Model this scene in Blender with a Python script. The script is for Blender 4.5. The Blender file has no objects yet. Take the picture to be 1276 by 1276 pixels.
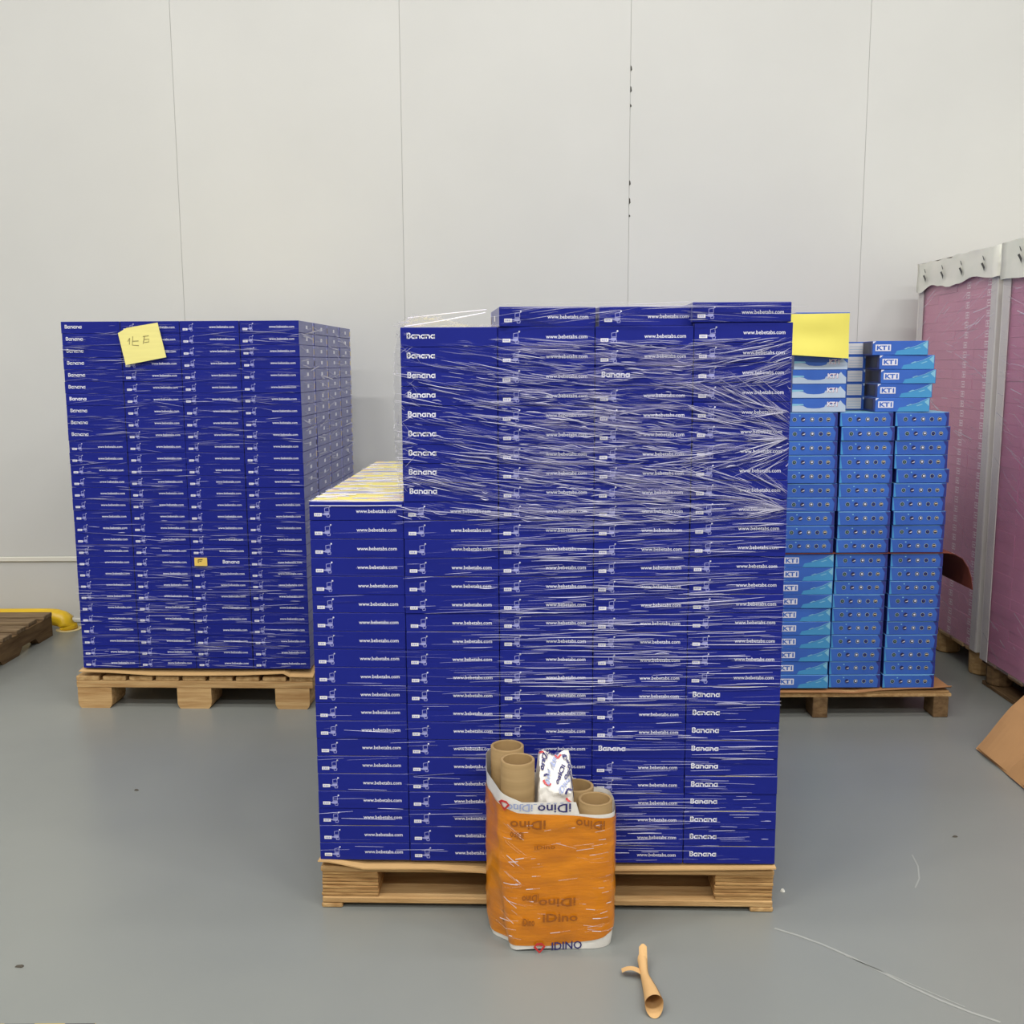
import bpy, math, random
from mathutils import Vector, Matrix, noise
rnd = random.Random(7)
S = bpy.context.scene
COL = S.collection

# ------------------------------------------------------------------ camera
CAM_H, PITCH, ROLL = 1.42, math.radians(8.3), math.radians(0.25)
cd = bpy.data.cameras.new('camera'); cam = bpy.data.objects.new('camera', cd); COL.objects.link(cam)
cd.sensor_width = 36.0; cd.sensor_fit = 'HORIZONTAL'; cd.lens = 36.0
cd.clip_end = 60
_F = Vector((0, math.cos(PITCH), -math.sin(PITCH))); _U0 = Vector((0, math.sin(PITCH), math.cos(PITCH))); _R0 = Vector((1, 0, 0))
_R = _R0 * math.cos(ROLL) - _U0 * math.sin(ROLL); _U = _U0 * math.cos(ROLL) + _R0 * math.sin(ROLL)
cam.matrix_world = Matrix(((_R.x, _U.x, -_F.x, 0), (_R.y, _U.y, -_F.y, 0), (_R.z, _U.z, -_F.z, CAM_H), (0, 0, 0, 1)))
S.camera = cam

# ------------------------------------------------------------------ colour management, world, lamps
S.view_settings.view_transform = 'Standard'; S.view_settings.look = 'None'
S.view_settings.gamma = 1.0; S.view_settings.use_curve_mapping = False
S.view_settings.exposure = 0.08
S.cycles.use_denoising = True
S.cycles.transparent_max_bounces = 40
S.cycles.max_bounces = 8; S.cycles.diffuse_bounces = 5
w = bpy.data.worlds.new('world'); S.world = w; w.use_nodes = True
w.node_tree.nodes['Background'].inputs[0].default_value = (0.9, 0.95, 1, 1)
w.node_tree.nodes['Background'].inputs[1].default_value = 0.05
CEIL = 6.0
for ly, LAMP_W in ((2.7, 30.0), (0.2, 76.0), (-3.4, 76.0)):
    for lx in (-4.2, -2.1, 0.0, 2.1, 4.2):
        ld = bpy.data.lights.new('ceiling_lamp', 'AREA'); ld.shape = 'RECTANGLE'
        ld.size = 1.25; ld.size_y = 0.22; ld.energy = LAMP_W; ld.color = (1.0, 0.99, 0.985)
        lo = bpy.data.objects.new('ceiling_lamp', ld); COL.objects.link(lo); lo.location = (lx, ly, CEIL - 0.08)

# ------------------------------------------------------------------ helpers
def lin(c):
    return tuple((v / 255 / 12.92) if v / 255 <= .04045 else ((v / 255 + .055) / 1.055) ** 2.4 for v in c)

def mat(name, rgb, rough=.5, spec=.5, metal=0., var=0., vscale=8., bump=0., bscale=60., stretch=(1, 1, 1), coord='Object', rgb2=None, detail=3., coat=0.):
    m = bpy.data.materials.new(name); m.use_nodes = True
    nt = m.node_tree; b = nt.nodes['Principled BSDF']
    c = lin(rgb); b.inputs['Base Color'].default_value = (*c, 1)
    b.inputs['Roughness'].default_value = rough; b.inputs['Specular IOR Level'].default_value = spec; b.inputs['Metallic'].default_value = metal
    b.inputs['Coat Weight'].default_value = coat; b.inputs['Coat Roughness'].default_value = .15
    if var or bump or rgb2:
        tc = nt.nodes.new('ShaderNodeTexCoord'); mp = nt.nodes.new('ShaderNodeMapping'); nt.links.new(tc.outputs[coord], mp.inputs[0])
        mp.inputs['Scale'].default_value = stretch
        oi = nt.nodes.new('ShaderNodeObjectInfo'); mu = nt.nodes.new('ShaderNodeMath'); mu.operation = 'MULTIPLY'; mu.inputs[1].default_value = 37.
        nt.links.new(oi.outputs['Random'], mu.inputs[0]); nt.links.new(mu.outputs[0], mp.inputs['Location'])
    if var or rgb2:
        n = nt.nodes.new('ShaderNodeTexNoise'); n.inputs['Scale'].default_value = vscale; n.inputs['Detail'].default_value = detail
        nt.links.new(mp.outputs[0], n.inputs['Vector'])
        r = nt.nodes.new('ShaderNodeValToRGB'); r.color_ramp.elements[0].position = .3; r.color_ramp.elements[1].position = .7
        c2 = lin(rgb2) if rgb2 else tuple(v * (1 + var) for v in c)
        c1 = c if rgb2 else tuple(v * (1 - var) for v in c)
        r.color_ramp.elements[0].color = (*c1, 1); r.color_ramp.elements[1].color = (*c2, 1)
        nt.links.new(n.outputs['Fac'], r.inputs[0]); nt.links.new(r.outputs[0], b.inputs['Base Color'])
    if bump:
        n2 = nt.nodes.new('ShaderNodeTexNoise'); n2.inputs['Scale'].default_value = bscale; n2.inputs['Detail'].default_value = 4
        nt.links.new(mp.outputs[0], n2.inputs['Vector'])
        bp = nt.nodes.new('ShaderNodeBump'); bp.inputs['Strength'].default_value = bump; bp.inputs['Distance'].default_value = .004
        nt.links.new(n2.outputs['Fac'], bp.inputs['Height']); nt.links.new(bp.outputs[0], b.inputs['Normal'])
    return m

def film_mat(name, lo, hi, rgb=(236, 234, 246), rough=.22):
    """clear plastic film: whiteness varied per crease paints its streak highlights, over its own milkiness"""
    m = bpy.data.materials.new(name); m.use_nodes = True; nt = m.node_tree
    b = nt.nodes['Principled BSDF']; b.inputs['Base Color'].default_value = (*lin(rgb), 1)
    b.inputs['Roughness'].default_value = rough; b.inputs['Specular IOR Level'].default_value = .8
    tr = nt.nodes.new('ShaderNodeBsdfTransparent'); mx = nt.nodes.new('ShaderNodeMixShader')
    g = nt.nodes.new('ShaderNodeNewGeometry'); mr = nt.nodes.new('ShaderNodeMapRange')
    pw = nt.nodes.new('ShaderNodeMath'); pw.operation = 'POWER'; pw.inputs[1].default_value = 2.2
    nt.links.new(g.outputs['Random Per Island'], pw.inputs[0]); nt.links.new(pw.outputs[0], mr.inputs[0])
    mr.inputs[3].default_value = lo; mr.inputs[4].default_value = hi
    nt.links.new(mr.outputs[0], mx.inputs[0]); nt.links.new(tr.outputs[0], mx.inputs[1]); nt.links.new(b.outputs[0], mx.inputs[2])
    nt.links.new(mx.outputs[0], nt.nodes['Material Output'].inputs['Surface'])
    return m

class MB:
    def __init__(s): s.v = []; s.f = []; s.m = []
    def quad(s, a, b, c, d, mi=0):
        n = len(s.v); s.v += [tuple(a), tuple(b), tuple(c), tuple(d)]; s.f.append((n, n+1, n+2, n+3)); s.m.append(mi)
    def poly(s, pts, mi=0):
        n = len(s.v); s.v += [tuple(p) for p in pts]; s.f.append(tuple(range(n, n+len(pts)))); s.m.append(mi)
    def box(s, x0, x1, y0, y1, z0, z1, mi=0, ch=0., top=None, side=None):
        if ch <= 0:
            n = len(s.v)
            s.v += [(x0,y0,z0),(x1,y0,z0),(x1,y1,z0),(x0,y1,z0),(x0,y0,z1),(x1,y0,z1),(x1,y1,z1),(x0,y1,z1)]
            fs = [(0,3,2,1),(4,5,6,7),(0,1,5,4),(1,2,6,5),(2,3,7,6),(3,0,4,7)]
            s.f += [tuple(n+i for i in f) for f in fs]
            s.m += [mi, mi if top is None else top, mi, mi if side is None else side, mi, mi if side is None else side]
            return
        c = ch; X = (x0, x1); Y = (y0, y1); Z = (z0, z1); idx = {}
        for i in (0,1):
            for j in (0,1):
                for k in (0,1):
                    dx, dy, dz = (c if i == 0 else -c), (c if j == 0 else -c), (c if k == 0 else -c)
                    for a, p in (('x', (X[i], Y[j]+dy, Z[k]+dz)), ('y', (X[i]+dx, Y[j], Z[k]+dz)), ('z', (X[i]+dx, Y[j]+dy, Z[k]))):
                        idx[i,j,k,a] = len(s.v); s.v.append(p)
        def add(ids, mm, ax):
            pts = [Vector(s.v[q]) for q in ids]; nrm = (pts[1]-pts[0]).cross(pts[2]-pts[0])
            ctr = sum(pts, Vector())/len(pts) - Vector(((x0+x1)/2,(y0+y1)/2,(z0+z1)/2))
            s.f.append(tuple(ids) if nrm.dot(ctr) > 0 else tuple(reversed(ids))); s.m.append(mm)
        sm = mi if side is None else side; tm = mi if top is None else top
        for i in (0,1):
            add([idx[i,0,0,'x'],idx[i,1,0,'x'],idx[i,1,1,'x'],idx[i,0,1,'x']], sm, 'x')
            add([idx[0,i,0,'y'],idx[1,i,0,'y'],idx[1,i,1,'y'],idx[0,i,1,'y']], mi, 'y')
            add([idx[0,0,i,'z'],idx[1,0,i,'z'],idx[1,1,i,'z'],idx[0,1,i,'z']], tm if i else mi, 'z')
        for i in (0,1):
            for j in (0,1):
                add([idx[i,j,0,'x'],idx[i,j,1,'x'],idx[i,j,1,'y'],idx[i,j,0,'y']], mi, 'e')
                add([idx[i,0,j,'x'],idx[i,1,j,'x'],idx[i,1,j,'z'],idx[i,0,j,'z']], mi, 'e')
                add([idx[0,i,j,'y'],idx[1,i,j,'y'],idx[1,i,j,'z'],idx[0,i,j,'z']], mi, 'e')
                for k in (0,1): add([idx[i,j,k,'x'],idx[i,j,k,'y'],idx[i,j,k,'z']], mi, 'c')
    def grid(s, nu, nv, fn, mi=0, closed=False, flip=False):
        n = len(s.v)
        for j in range(nv+1):
            for i in range(nu if closed else nu+1): s.v.append(tuple(fn(i/nu, j/nv)))
        W = nu if closed else nu+1
        for j in range(nv):
            for i in range(nu):
                a, b = n+j*W+i, n+j*W+(i+1) % W; c, d = b+W, a+W
                s.f.append((d,c,b,a) if flip else (a,b,c,d)); s.m.append(mi)
    def tube(s, pts, r, seg=10, mi=0, caps=True):
        P = [Vector(p) for p in pts]; rr = r if isinstance(r, (list, tuple)) else [r]*len(P); n = len(s.v)
        up = Vector((0,0,1))
        for i, p in enumerate(P):
            t = (P[min(i+1,len(P)-1)] - P[max(i-1,0)]).normalized()
            a = up if abs(t.dot(up)) < .9 else Vector((0,1,0))
            e1 = t.cross(a).normalized(); e2 = t.cross(e1).normalized()
            for k in range(seg):
                q = 2*math.pi*k/seg; s.v.append(tuple(p + rr[i]*(math.cos(q)*e1 + math.sin(q)*e2)))
        for i in range(len(P)-1):
            for k in range(seg):
                a, b = n+i*seg+k, n+i*seg+(k+1) % seg
                s.f.append((a, a+seg, b+seg, b)); s.m.append(mi)
        if caps:
            s.f.append(tuple(n+k for k in range(seg))); s.m.append(mi)
            s.f.append(tuple(n+(len(P)-1)*seg+k for k in reversed(range(seg)))); s.m.append(mi)
    def ribbon(s, pts, wd, to3, mi=0):
        """flat printed stroke along 2-D pts; to3 maps (x, z) to space"""
        P = [Vector((p[0], p[1])) for p in pts]; L = []; R = []
        for i, p in enumerate(P):
            t = P[min(i+1,len(P)-1)] - P[max(i-1,0)]
            if i == 0 and (P[0]-P[-1]).length < 1e-9: t = P[1]-P[-2]
            if i == len(P)-1 and (P[0]-P[-1]).length < 1e-9: t = P[1]-P[-2]
            t.normalize(); nn = Vector((-t.y, t.x))*wd/2; L.append(p+nn); R.append(p-nn)
        for i in range(len(P)-1): s.quad(to3(*R[i]), to3(*R[i+1]), to3(*L[i+1]), to3(*L[i]), mi)
    def flat(s, V, F, to3, mi=0):
        n = len(s.v); s.v += [tuple(to3(x, y)) for x, y in V]
        for f in F: s.f.append(tuple(n+i for i in f)); s.m.append(mi)
    def mesh(s, name, mats, smooth=False):
        me = bpy.data.meshes.new(name); me.from_pydata(s.v, [], s.f)
        for m in (mats if isinstance(mats, (list, tuple)) else [mats]): me.materials.append(m)
        me.polygons.foreach_set('material_index', s.m)
        if smooth: me.polygons.foreach_set('use_smooth', [True]*len(s.f))
        me.update(); return me
    def obj(s, name, mats, parent=None, smooth=False, loc=None, rz=0.):
        return link(name, s.mesh(name, mats, smooth), parent, loc, rz)

def link(name, me, parent=None, loc=None, rz=0.):
    o = bpy.data.objects.new(name, me); COL.objects.link(o)
    if parent: o.parent = parent
    if loc is not None: o.location = loc
    if rz: o.rotation_euler = (0, 0, rz)
    return o
def tag(o, label, cat, group=None):
    o['label'] = label; o['category'] = cat
    if group: o['group'] = group
    return o
def thing(name, label, cat, loc=(0,0,0), rz=0., group=None):
    return tag(link(name, None, None, loc, rz), label, cat, group)
def struct(o): o['kind'] = 'structure'; return o
def stuff(o): o['kind'] = 'stuff'; return o

ORD = ('zeroth first second third fourth fifth sixth seventh eighth ninth tenth eleventh twelfth thirteenth fourteenth fifteenth sixteenth '
       'seventeenth eighteenth nineteenth twentieth').split()
TENS = {20: 'twenty', 30: 'thirty'}
def ordw(n):
    if n <= 20: return ORD[n]
    t = n // 10 * 10
    return {30: 'thirtieth'}.get(n) if n == 30 else TENS[t] + '-' + ORD[n - t]

class Frame:
    def __init__(s, x, y, yaw): s.o = Vector((x, y, 0)); s.yaw = yaw; s.c, s.s = math.cos(yaw), math.sin(yaw)
    def p(s, u, v, z): return Vector((s.o.x + u*s.c - v*s.s, s.o.y + u*s.s + v*s.c, z))

_tx = {}
def text_shape(txt, size, bold=0., res=2):
    """outline of printed lettering as flat polygons, lower left corner at the origin"""
    k = (txt, size, bold)
    if k in _tx: return _tx[k]
    cu = bpy.data.curves.new('print', 'FONT'); cu.body = txt; cu.size = size; cu.offset = bold; cu.resolution_u = res; cu.fill_mode = 'FRONT'
    o = bpy.data.objects.new('print', cu); COL.objects.link(o)
    dg = bpy.context.evaluated_depsgraph_get(); me = bpy.data.meshes.new_from_object(o.evaluated_get(dg))
    V = [(v.co.x, v.co.y) for v in me.vertices]; F = [tuple(p.vertices) for p in me.polygons]
    bpy.data.objects.remove(o); bpy.data.meshes.remove(me); bpy.data.curves.remove(cu)
    x0 = min(v[0] for v in V); y0 = min(v[1] for v in V)
    V = [(x-x0, y-y0) for x, y in V]; _tx[k] = (V, F)
    return V, F

def arc(cx, cy, r, a0, a1, n=10):
    return [(cx + r*math.cos(math.radians(a0+(a1-a0)*i/n)), cy + r*math.sin(math.radians(a0+(a1-a0)*i/n))) for i in range(n+1)]

def banana_word(mb, x, z, H, to3, mi):
    """the rounded white word Banana; H is the cap height"""
    wd = .2*H; r = .3*H; cx = x
    def st(p): mb.ribbon(p, wd, lambda a, b: to3(a, b), mi)
    # B
    st([(cx+.1*H, z), (cx+.1*H, z+H)])
    for zc, rr in ((z+.29*H, .21*H), (z+.72*H, .19*H)):
        st([(cx+.1*H, zc-rr), (cx+.38*H, zc-rr)] + arc(cx+.38*H, zc, rr, -90, 90, 8) + [(cx+.1*H, zc+rr)])
    cx += .82*H
    for ch in 'anana':
        if ch == 'a':
            st(arc(cx+r, z+r+.04*H, r-.02*H, 0, 360, 16)); st([(cx+2*r, z), (cx+2*r, z+2*r+.12*H)]); cx += 2*r+.3*H
        else:
            st([(cx, z), (cx, z+2*r+.12*H)])
            st([(cx, z+r)] + arc(cx+.27*H, z+r+.04*H, .27*H, 180, 0, 10) + [(cx+.54*H, z)]); cx += .54*H+.24*H

# ------------------------------------------------------------------ materials
M = {}
M['wall'] = mat('painted_wall_panel', (206, 206, 202), .42, .4, var=.025, vscale=1.2)
M['joint'] = mat('joint_grey', (186, 186, 182), .6)  # plain grey of the wall backing that shows in the panel joints
M['gap'] = mat('dark_sealant', (70, 68, 62), .8)
M['rail'] = mat('pale_rail', (226, 224, 212), .4)
M['wallroom'] = mat('room_paint', (205, 203, 197), .6, var=.03, vscale=1.)
M['blue'] = mat('indigo_carton', (27, 36, 126), .36, .15, var=.05, vscale=3.)
M['blue_mass'] = mat('indigo_carton_mass', (27, 36, 126), .36, .15)
M['white'] = mat('white_print', (224, 224, 234), .45)
M['lav'] = mat('pale_lavender_print', (150, 152, 206), .45)
M['ysd'] = mat('yellow_print', (222, 196, 78), .45)
M['lbl'] = mat('grey_label_print', (222, 220, 222), .5)
M['sidesheen'] = mat('carton_side_sheen', (88, 92, 150), .3, .6, var=.1, vscale=30.)  # indigo carton ends, paled to paint the film's grazing reflection of the wall
M['wood'] = mat('pallet_wood', (166, 128, 82), .75, .2, rgb2=(202, 168, 118), vscale=5., stretch=(1, 9, 14), bump=.4, bscale=30.)
M['woody'] = mat('pallet_wood_depthwise', (160, 122, 76), .75, .2, rgb2=(200, 166, 116), vscale=5., stretch=(9, 1, 14), bump=.4, bscale=30.)
M['woodold'] = mat('weathered_wood', (104, 84, 62), .85, .15, rgb2=(150, 128, 98), vscale=5., stretch=(1, 9, 12), bump=.5, bscale=30.)
M['wooddark'] = mat('dark_wood', (96, 74, 50), .85, .15, rgb2=(132, 106, 74), vscale=6., stretch=(6, 1, 9), bump=.5, bscale=30.)
M['ply'] = mat('plywood_edge', (186, 148, 96), .75, .2, rgb2=(140, 102, 60), vscale=14., stretch=(1, 1, 12), bump=.5, bscale=40.)
M['kraft'] = mat('kraft_board', (202, 164, 112), .75, .2, var=.06, vscale=5., bump=.15, bscale=25.)
M['kraftd'] = mat('kraft_board_brown', (176, 128, 86), .75, .2, var=.06, vscale=5.)
M['kraftm'] = mat('kraft_board_mid', (190, 144, 96), .75, .2, var=.06, vscale=5.)
M['kraftl'] = mat('kraft_board_edge', (220, 182, 132), .8, .2)
M['maroon'] = mat('shaded_brown_card', (126, 66, 52), .7, .2, var=.06, vscale=5.)  # brown liner; its shade and the pink stack's reflection are in the colour
M['tube'] = mat('core_board', (142, 117, 79), .7, .25, rgb2=(156, 130, 90), vscale=4., stretch=(1, 1, 16))
M['tubein'] = mat('core_board_inner', (138, 112, 74), .8, .2, var=.06, vscale=8.)
M['tape'] = mat('amber_tape', (212, 128, 6), .3, .45, rgb2=(190, 110, 6), vscale=7., stretch=(1, 1, 5), bump=.35, bscale=24., coat=.3)
M['tapeprint'] = mat('print_seen_through_amber_tape', (146, 82, 16), .4)
M['bag'] = mat('white_printed_plastic', (226, 222, 214), .35, .5, var=.05, vscale=20., bump=.3, bscale=40.)
M['navy'] = mat('navy_print', (44, 40, 100), .4)
M['red'] = mat('red_print', (188, 44, 44), .4)
M['pblue'] = mat('pale_blue_print', (150, 160, 196), .4)
M['note'] = mat('yellow_paper', (232, 222, 140), .6, .3, var=.03, vscale=9., stretch=(1, 1, 10))
M['ynote'] = mat('bright_yellow_paper', (224, 214, 100), .55, .3, var=.03, vscale=6.)
M['ink'] = mat('pencil_marks', (150, 140, 84), .7)
M['dink'] = mat('dark_marks', (84, 64, 30), .7)
M['sticker'] = mat('small_yellow_sticker', (224, 190, 92), .5)
M['pink'] = mat('mauve_pink_carton', (206, 132, 160), .4, .5, var=.05, vscale=4.)
M['pink2'] = mat('deep_pink_carton', (190, 104, 146), .4, .5, var=.06, vscale=4.)
M['pinkp'] = mat('pale_pink_print', (244, 222, 230), .5)
M['board'] = mat('white_corner_board', (216, 212, 206), .6, .3, var=.02, vscale=5.)
M['cover'] = mat('white_cover_sheet', (240, 236, 224), .5, .4, rgb2=(228, 228, 214), vscale=7., bump=.3, bscale=20.)
M['black'] = mat('black_print', (52, 50, 48), .5)
M['kblue'] = mat('mid_blue_carton', (52, 92, 178), .35, .35, rgb2=(60, 108, 196), vscale=5.)
M['kdark'] = mat('deep_blue_carton', (44, 52, 128), .35, .5)
M['kcyan'] = mat('cyan_print', (66, 148, 200), .4)
M['kteal'] = mat('pale_cyan_print', (130, 190, 214), .4)
M['kpale'] = mat('pale_ice_print', (178, 196, 216), .4)
M['ring'] = mat('pale_ring_print', (150, 170, 180), .45)
M['kdisc'] = mat('dark_disc_print', (26, 34, 74), .45)
M['kwin'] = mat('dark_window_print', (38, 38, 58), .4)
M['green'] = mat('green_print', (90, 130, 100), .45)
M['cream'] = mat('cream_print', (216, 196, 150), .45)
M['yellow'] = mat('yellow_safety_paint', (232, 190, 34), .35, .5, var=.05, vscale=8.)
M['flange'] = mat('cream_base_plate', (222, 204, 150), .6)
M['tblack'] = mat('black_tape', (32, 32, 34), .5)
M['scuff'] = mat('pale_scuff', (150, 152, 146), .5)
M['debris'] = mat('dark_chip', (78, 72, 62), .8)
M['pale'] = mat('pale_chip', (206, 206, 196), .7)
M['fold'] = film_mat('film_crease', .06, .97, rgb=(236, 234, 248))
M['foldf'] = film_mat('film_crease_fine', .05, .85, rgb=(236, 234, 246))
M['sheet'] = film_mat('clear_film', .14, .16, rgb=(230, 230, 236), rough=.12)
M['pfilm'] = film_mat('hazy_film', .2, .21, rgb=(222, 206, 212), rough=.3)
M['haze'] = film_mat('film_faint', .10, .22, rgb=(206, 200, 226), rough=.3)
M['cord'] = film_mat('film_rope', .7, .8)

def floor_mat():
    m = bpy.data.materials.new('grey_epoxy'); m.use_nodes = True; nt = m.node_tree; b = nt.nodes['Principled BSDF']
    tc = nt.nodes.new('ShaderNodeTexCoord'); n = nt.nodes.new('ShaderNodeTexNoise'); n.inputs['Scale'].default_value = .9; n.inputs['Detail'].default_value = 6
    nt.links.new(tc.outputs['Object'], n.inputs['Vector'])
    r = nt.nodes.new('ShaderNodeValToRGB'); r.color_ramp.elements[0].position = .3; r.color_ramp.elements[1].position = .72
    r.color_ramp.elements[0].color = (*lin((122, 125, 121)), 1); r.color_ramp.elements[1].color = (*lin((132, 134, 128)), 1)
    nt.links.new(n.outputs['Fac'], r.inputs[0]); nt.links.new(r.outputs[0], b.inputs['Base Color'])
    n2 = nt.nodes.new('ShaderNodeTexNoise'); n2.inputs['Scale'].default_value = 3.; n2.inputs['Detail'].default_value = 5
    nt.links.new(tc.outputs['Object'], n2.inputs['Vector'])
    mr = nt.nodes.new('ShaderNodeMapRange'); mr.inputs[3].default_value = .24; mr.inputs[4].default_value = .42
    nt.links.new(n2.outputs['Fac'], mr.inputs[0]); nt.links.new(mr.outputs[0], b.inputs['Roughness'])
    b.inputs['Specular IOR Level'].default_value = .45
    return m
M['floor'] = floor_mat()

def top_print_mat():
    """the picture printed on the carton lids: yellow, white and violet shapes"""
    m = bpy.data.materials.new('lid_print'); m.use_nodes = True; nt = m.node_tree; b = nt.nodes['Principled BSDF']; b.inputs['Roughness'].default_value = .35
    tc = nt.nodes.new('ShaderNodeTexCoord'); mp = nt.nodes.new('ShaderNodeMapping'); mp.inputs['Scale'].default_value = (3.4, 12, 5); mp.inputs['Rotation'].default_value = (0, 0, .12)
    n = nt.nodes.new('ShaderNodeTexNoise'); n.inputs['Scale'].default_value = 1.; n.inputs['Detail'].default_value = 1.5
    r = nt.nodes.new('ShaderNodeValToRGB'); r.color_ramp.interpolation = 'CONSTANT'; e = r.color_ramp.elements
    e[0].position = 0; e[0].color = (*lin((150, 150, 186)), 1); e[1].position = .4; e[1].color = (*lin((222, 214, 196)), 1)
    for p, c in ((.44, (214, 196, 120)), (.50, (232, 216, 96)), (.56, (176, 176, 200)), (.60, (220, 176, 128)), (.64, (214, 210, 196))):
        q = e.new(p); q.color = (*lin(c), 1)
    nt.links.new(tc.outputs['Object'], mp.inputs[0]); nt.links.new(mp.outputs[0], n.inputs['Vector'])
    nt.links.new(n.outputs['Fac'], r.inputs[0]); nt.links.new(r.outputs[0], b.inputs['Base Color'])
    return m
M['top'] = top_print_mat()

# ------------------------------------------------------------------ the room
WY = 5.56
mb = MB(); mb.box(-6.5, 6.5, -6, WY+.1, -.1, 0); floor = struct(mb.obj('floor', M['floor']))
wall = MB(); wall.box(-6.5, 6.5, WY+.0025, WY+.1, 0, .345); wall.box(-6.5, 6.5, WY+.0025, WY+.1, .372, CEIL); wall.box(-6.5, 6.5, WY+.0118, WY+.1, .345, .372); wall_back = struct(wall.obj('wall_back', M['joint']))
seams = [-6.5, -5.28, -4.1, -2.925, -1.742, -.567, .622, 1.852, 3.04, 4.22, 5.4, 6.5]
for a, b in zip(seams, seams[1:]):
    q = MB(); q.box(a+.0012, b-.0012, WY, WY+.0024, .375, CEIL, ch=.0006); q.obj('wall_panel', M['wall'], wall_back)
    q = MB(); q.box(a+.0012, b-.0012, WY+.0005, WY+.0024, .0, .345, ch=.0006); q.obj('wall_panel', M['wall'], wall_back)
mb = MB(); mb.box(-6.5, 6.5, WY-.012, WY+.0115, .345, .372, ch=.004); struct(mb.obj('trim_1', M['rail']))
mb = MB(); mb.box(-6.5, 6.5, WY-.012, WY+.0035, 0, .022, ch=.004); struct(mb.obj('baseboard_back', M['rail']))
for z, h in ((2.905, .03), (2.80, .034), (2.728, .016), (2.335, .028), (2.24, .035), (2.175, .014)):
    q = MB(); q.poly([(.622, WY-.001, z), (.630, WY-.001, z+h*.25), (.6275, WY-.001, z+h*.8), (.622, WY-.001, z+h)]); q.poly([(.622, WY, z), (.622, WY-.001, z), (.622, WY-.001, z+h), (.622, WY, z+h)])
    q.obj('sealant_gap', M['gap'], wall_back)
mb = MB(); mb.box(-6.6, -6.5, -6, WY, 0, CEIL); struct(mb.obj('wall_left', M['wallroom']))
mb = MB(); mb.box(6.5, 6.6, -6, WY, 0, CEIL); struct(mb.obj('wall_right', M['wallroom']))
mb = MB(); mb.box(-6.5, 6.5, -6.1, -6, 0, CEIL); struct(mb.obj('wall_front', M['wallroom']))
mb = MB(); mb.box(-6.6, 6.6, -6.1, WY+.1, CEIL, CEIL+.1); struct(mb.obj('ceiling', M['wallroom']))
# scuffs and chips on the floor
def floor_strip(pts, wd):
    q = MB(); q.ribbon(pts, wd, lambda a, b: (a, b, .0006)); return q.obj('scuff_mark', M['scuff'], floor)
floor_strip([(.66+.394*t, 2.412-.37*t+.02*math.sin(6*t)) for t in [i/8 for i in range(9)]], .007)
floor_strip([(.80+.2*t, 2.29-.2*t) for t in [i/4 for i in range(5)]], .003)
floor_strip([(1.158, 2.80), (1.148, 2.73), (1.124, 2.66), (1.093, 2.61)], .004)
for x, y, sx, sy, k, lb in ((-1.269, 3.277, .012, .006, 'debris', 'dark speck of dirt on the grey floor left of the front pallet'),
                        (-1.177, 2.259, .013, .006, 'debris', 'small brown chip on the floor near the striped tape'),
                        (.729, 2.598, .009, .012, 'pale', 'small pale crumb of plastic on floor right of the front pallet'),
                        (1.33, 2.91, .009, .004, 'debris', 'tiny dark splinter on the open floor at right')):
    q = MB(); n = 7
    ring = [(sx*math.cos(6.283*i/n)*rnd.uniform(.6, 1.1), sy*math.sin(6.283*i/n)*rnd.uniform(.6, 1.1)) for i in range(n)]
    for i in range(n):
        a, b = ring[i], ring[(i+1) % n]
        q.poly([(*a, 0), (*b, 0), (b[0]*.6, b[1]*.6, .004), (a[0]*.6, a[1]*.6, .004)])
    q.poly([(p[0]*.6, p[1]*.6, .004) for p in ring])
    tag(q.obj('floor_chip', M[k], None, loc=(x, y, .0005)), lb, 'debris')
# striped floor tape in the near left corner
tp = thing('floor_tape', 'yellow and black striped hazard tape stuck on floor, lower left corner', 'tape', (-2.2, 1.955, 0))
xx = 0.; k = 0
while xx < 1.27:
    x1 = min(xx+.066, 1.275); q = MB()
    q.poly([(xx, 0, .0008), (x1, 0, .0008), (min(x1+.035, 1.29), .09, .0008), (min(xx+.035, 1.29), .09, .0008)])
    q.obj('stripe', M['yellow'] if k % 2 else M['tblack'], tp); xx = x1; k += 1

# ------------------------------------------------------------------ pallets
def board(parent, x0, x1, y0, y1, z0, z1, m, name='deck_board', ch=.003):
    q = MB(); q.box(x0, x1, y0, y1, z0, z1, ch=ch); return q.obj(name, m, parent)
def ply_block(parent, x0, x1, y0, y1, z0, z1, n=7, rough=True):
    q = MB(); h = (z1-z0)/n
    for i in range(n):
        a, b, c = (rnd.uniform(-.002, .002) for _ in range(3))
        q.box(x0+a, x1+b, y0+abs(c), y1-abs(a), z0+i*h+.0004, z0+(i+1)*h-.0004, ch=.0018)
    return stuff_free(q.obj('block', M['ply'], parent))
def stuff_free(o): return o

FC = Frame(-.506, 2.522, math.radians(-1.65))       # front stack: pallet's front left corner
FL = Frame(-1.818, 4.119, math.radians(-1.9))       # stack at left by the wall
FR = Frame(.73, 3.956, 0.)                          # light blue stack at right

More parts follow.
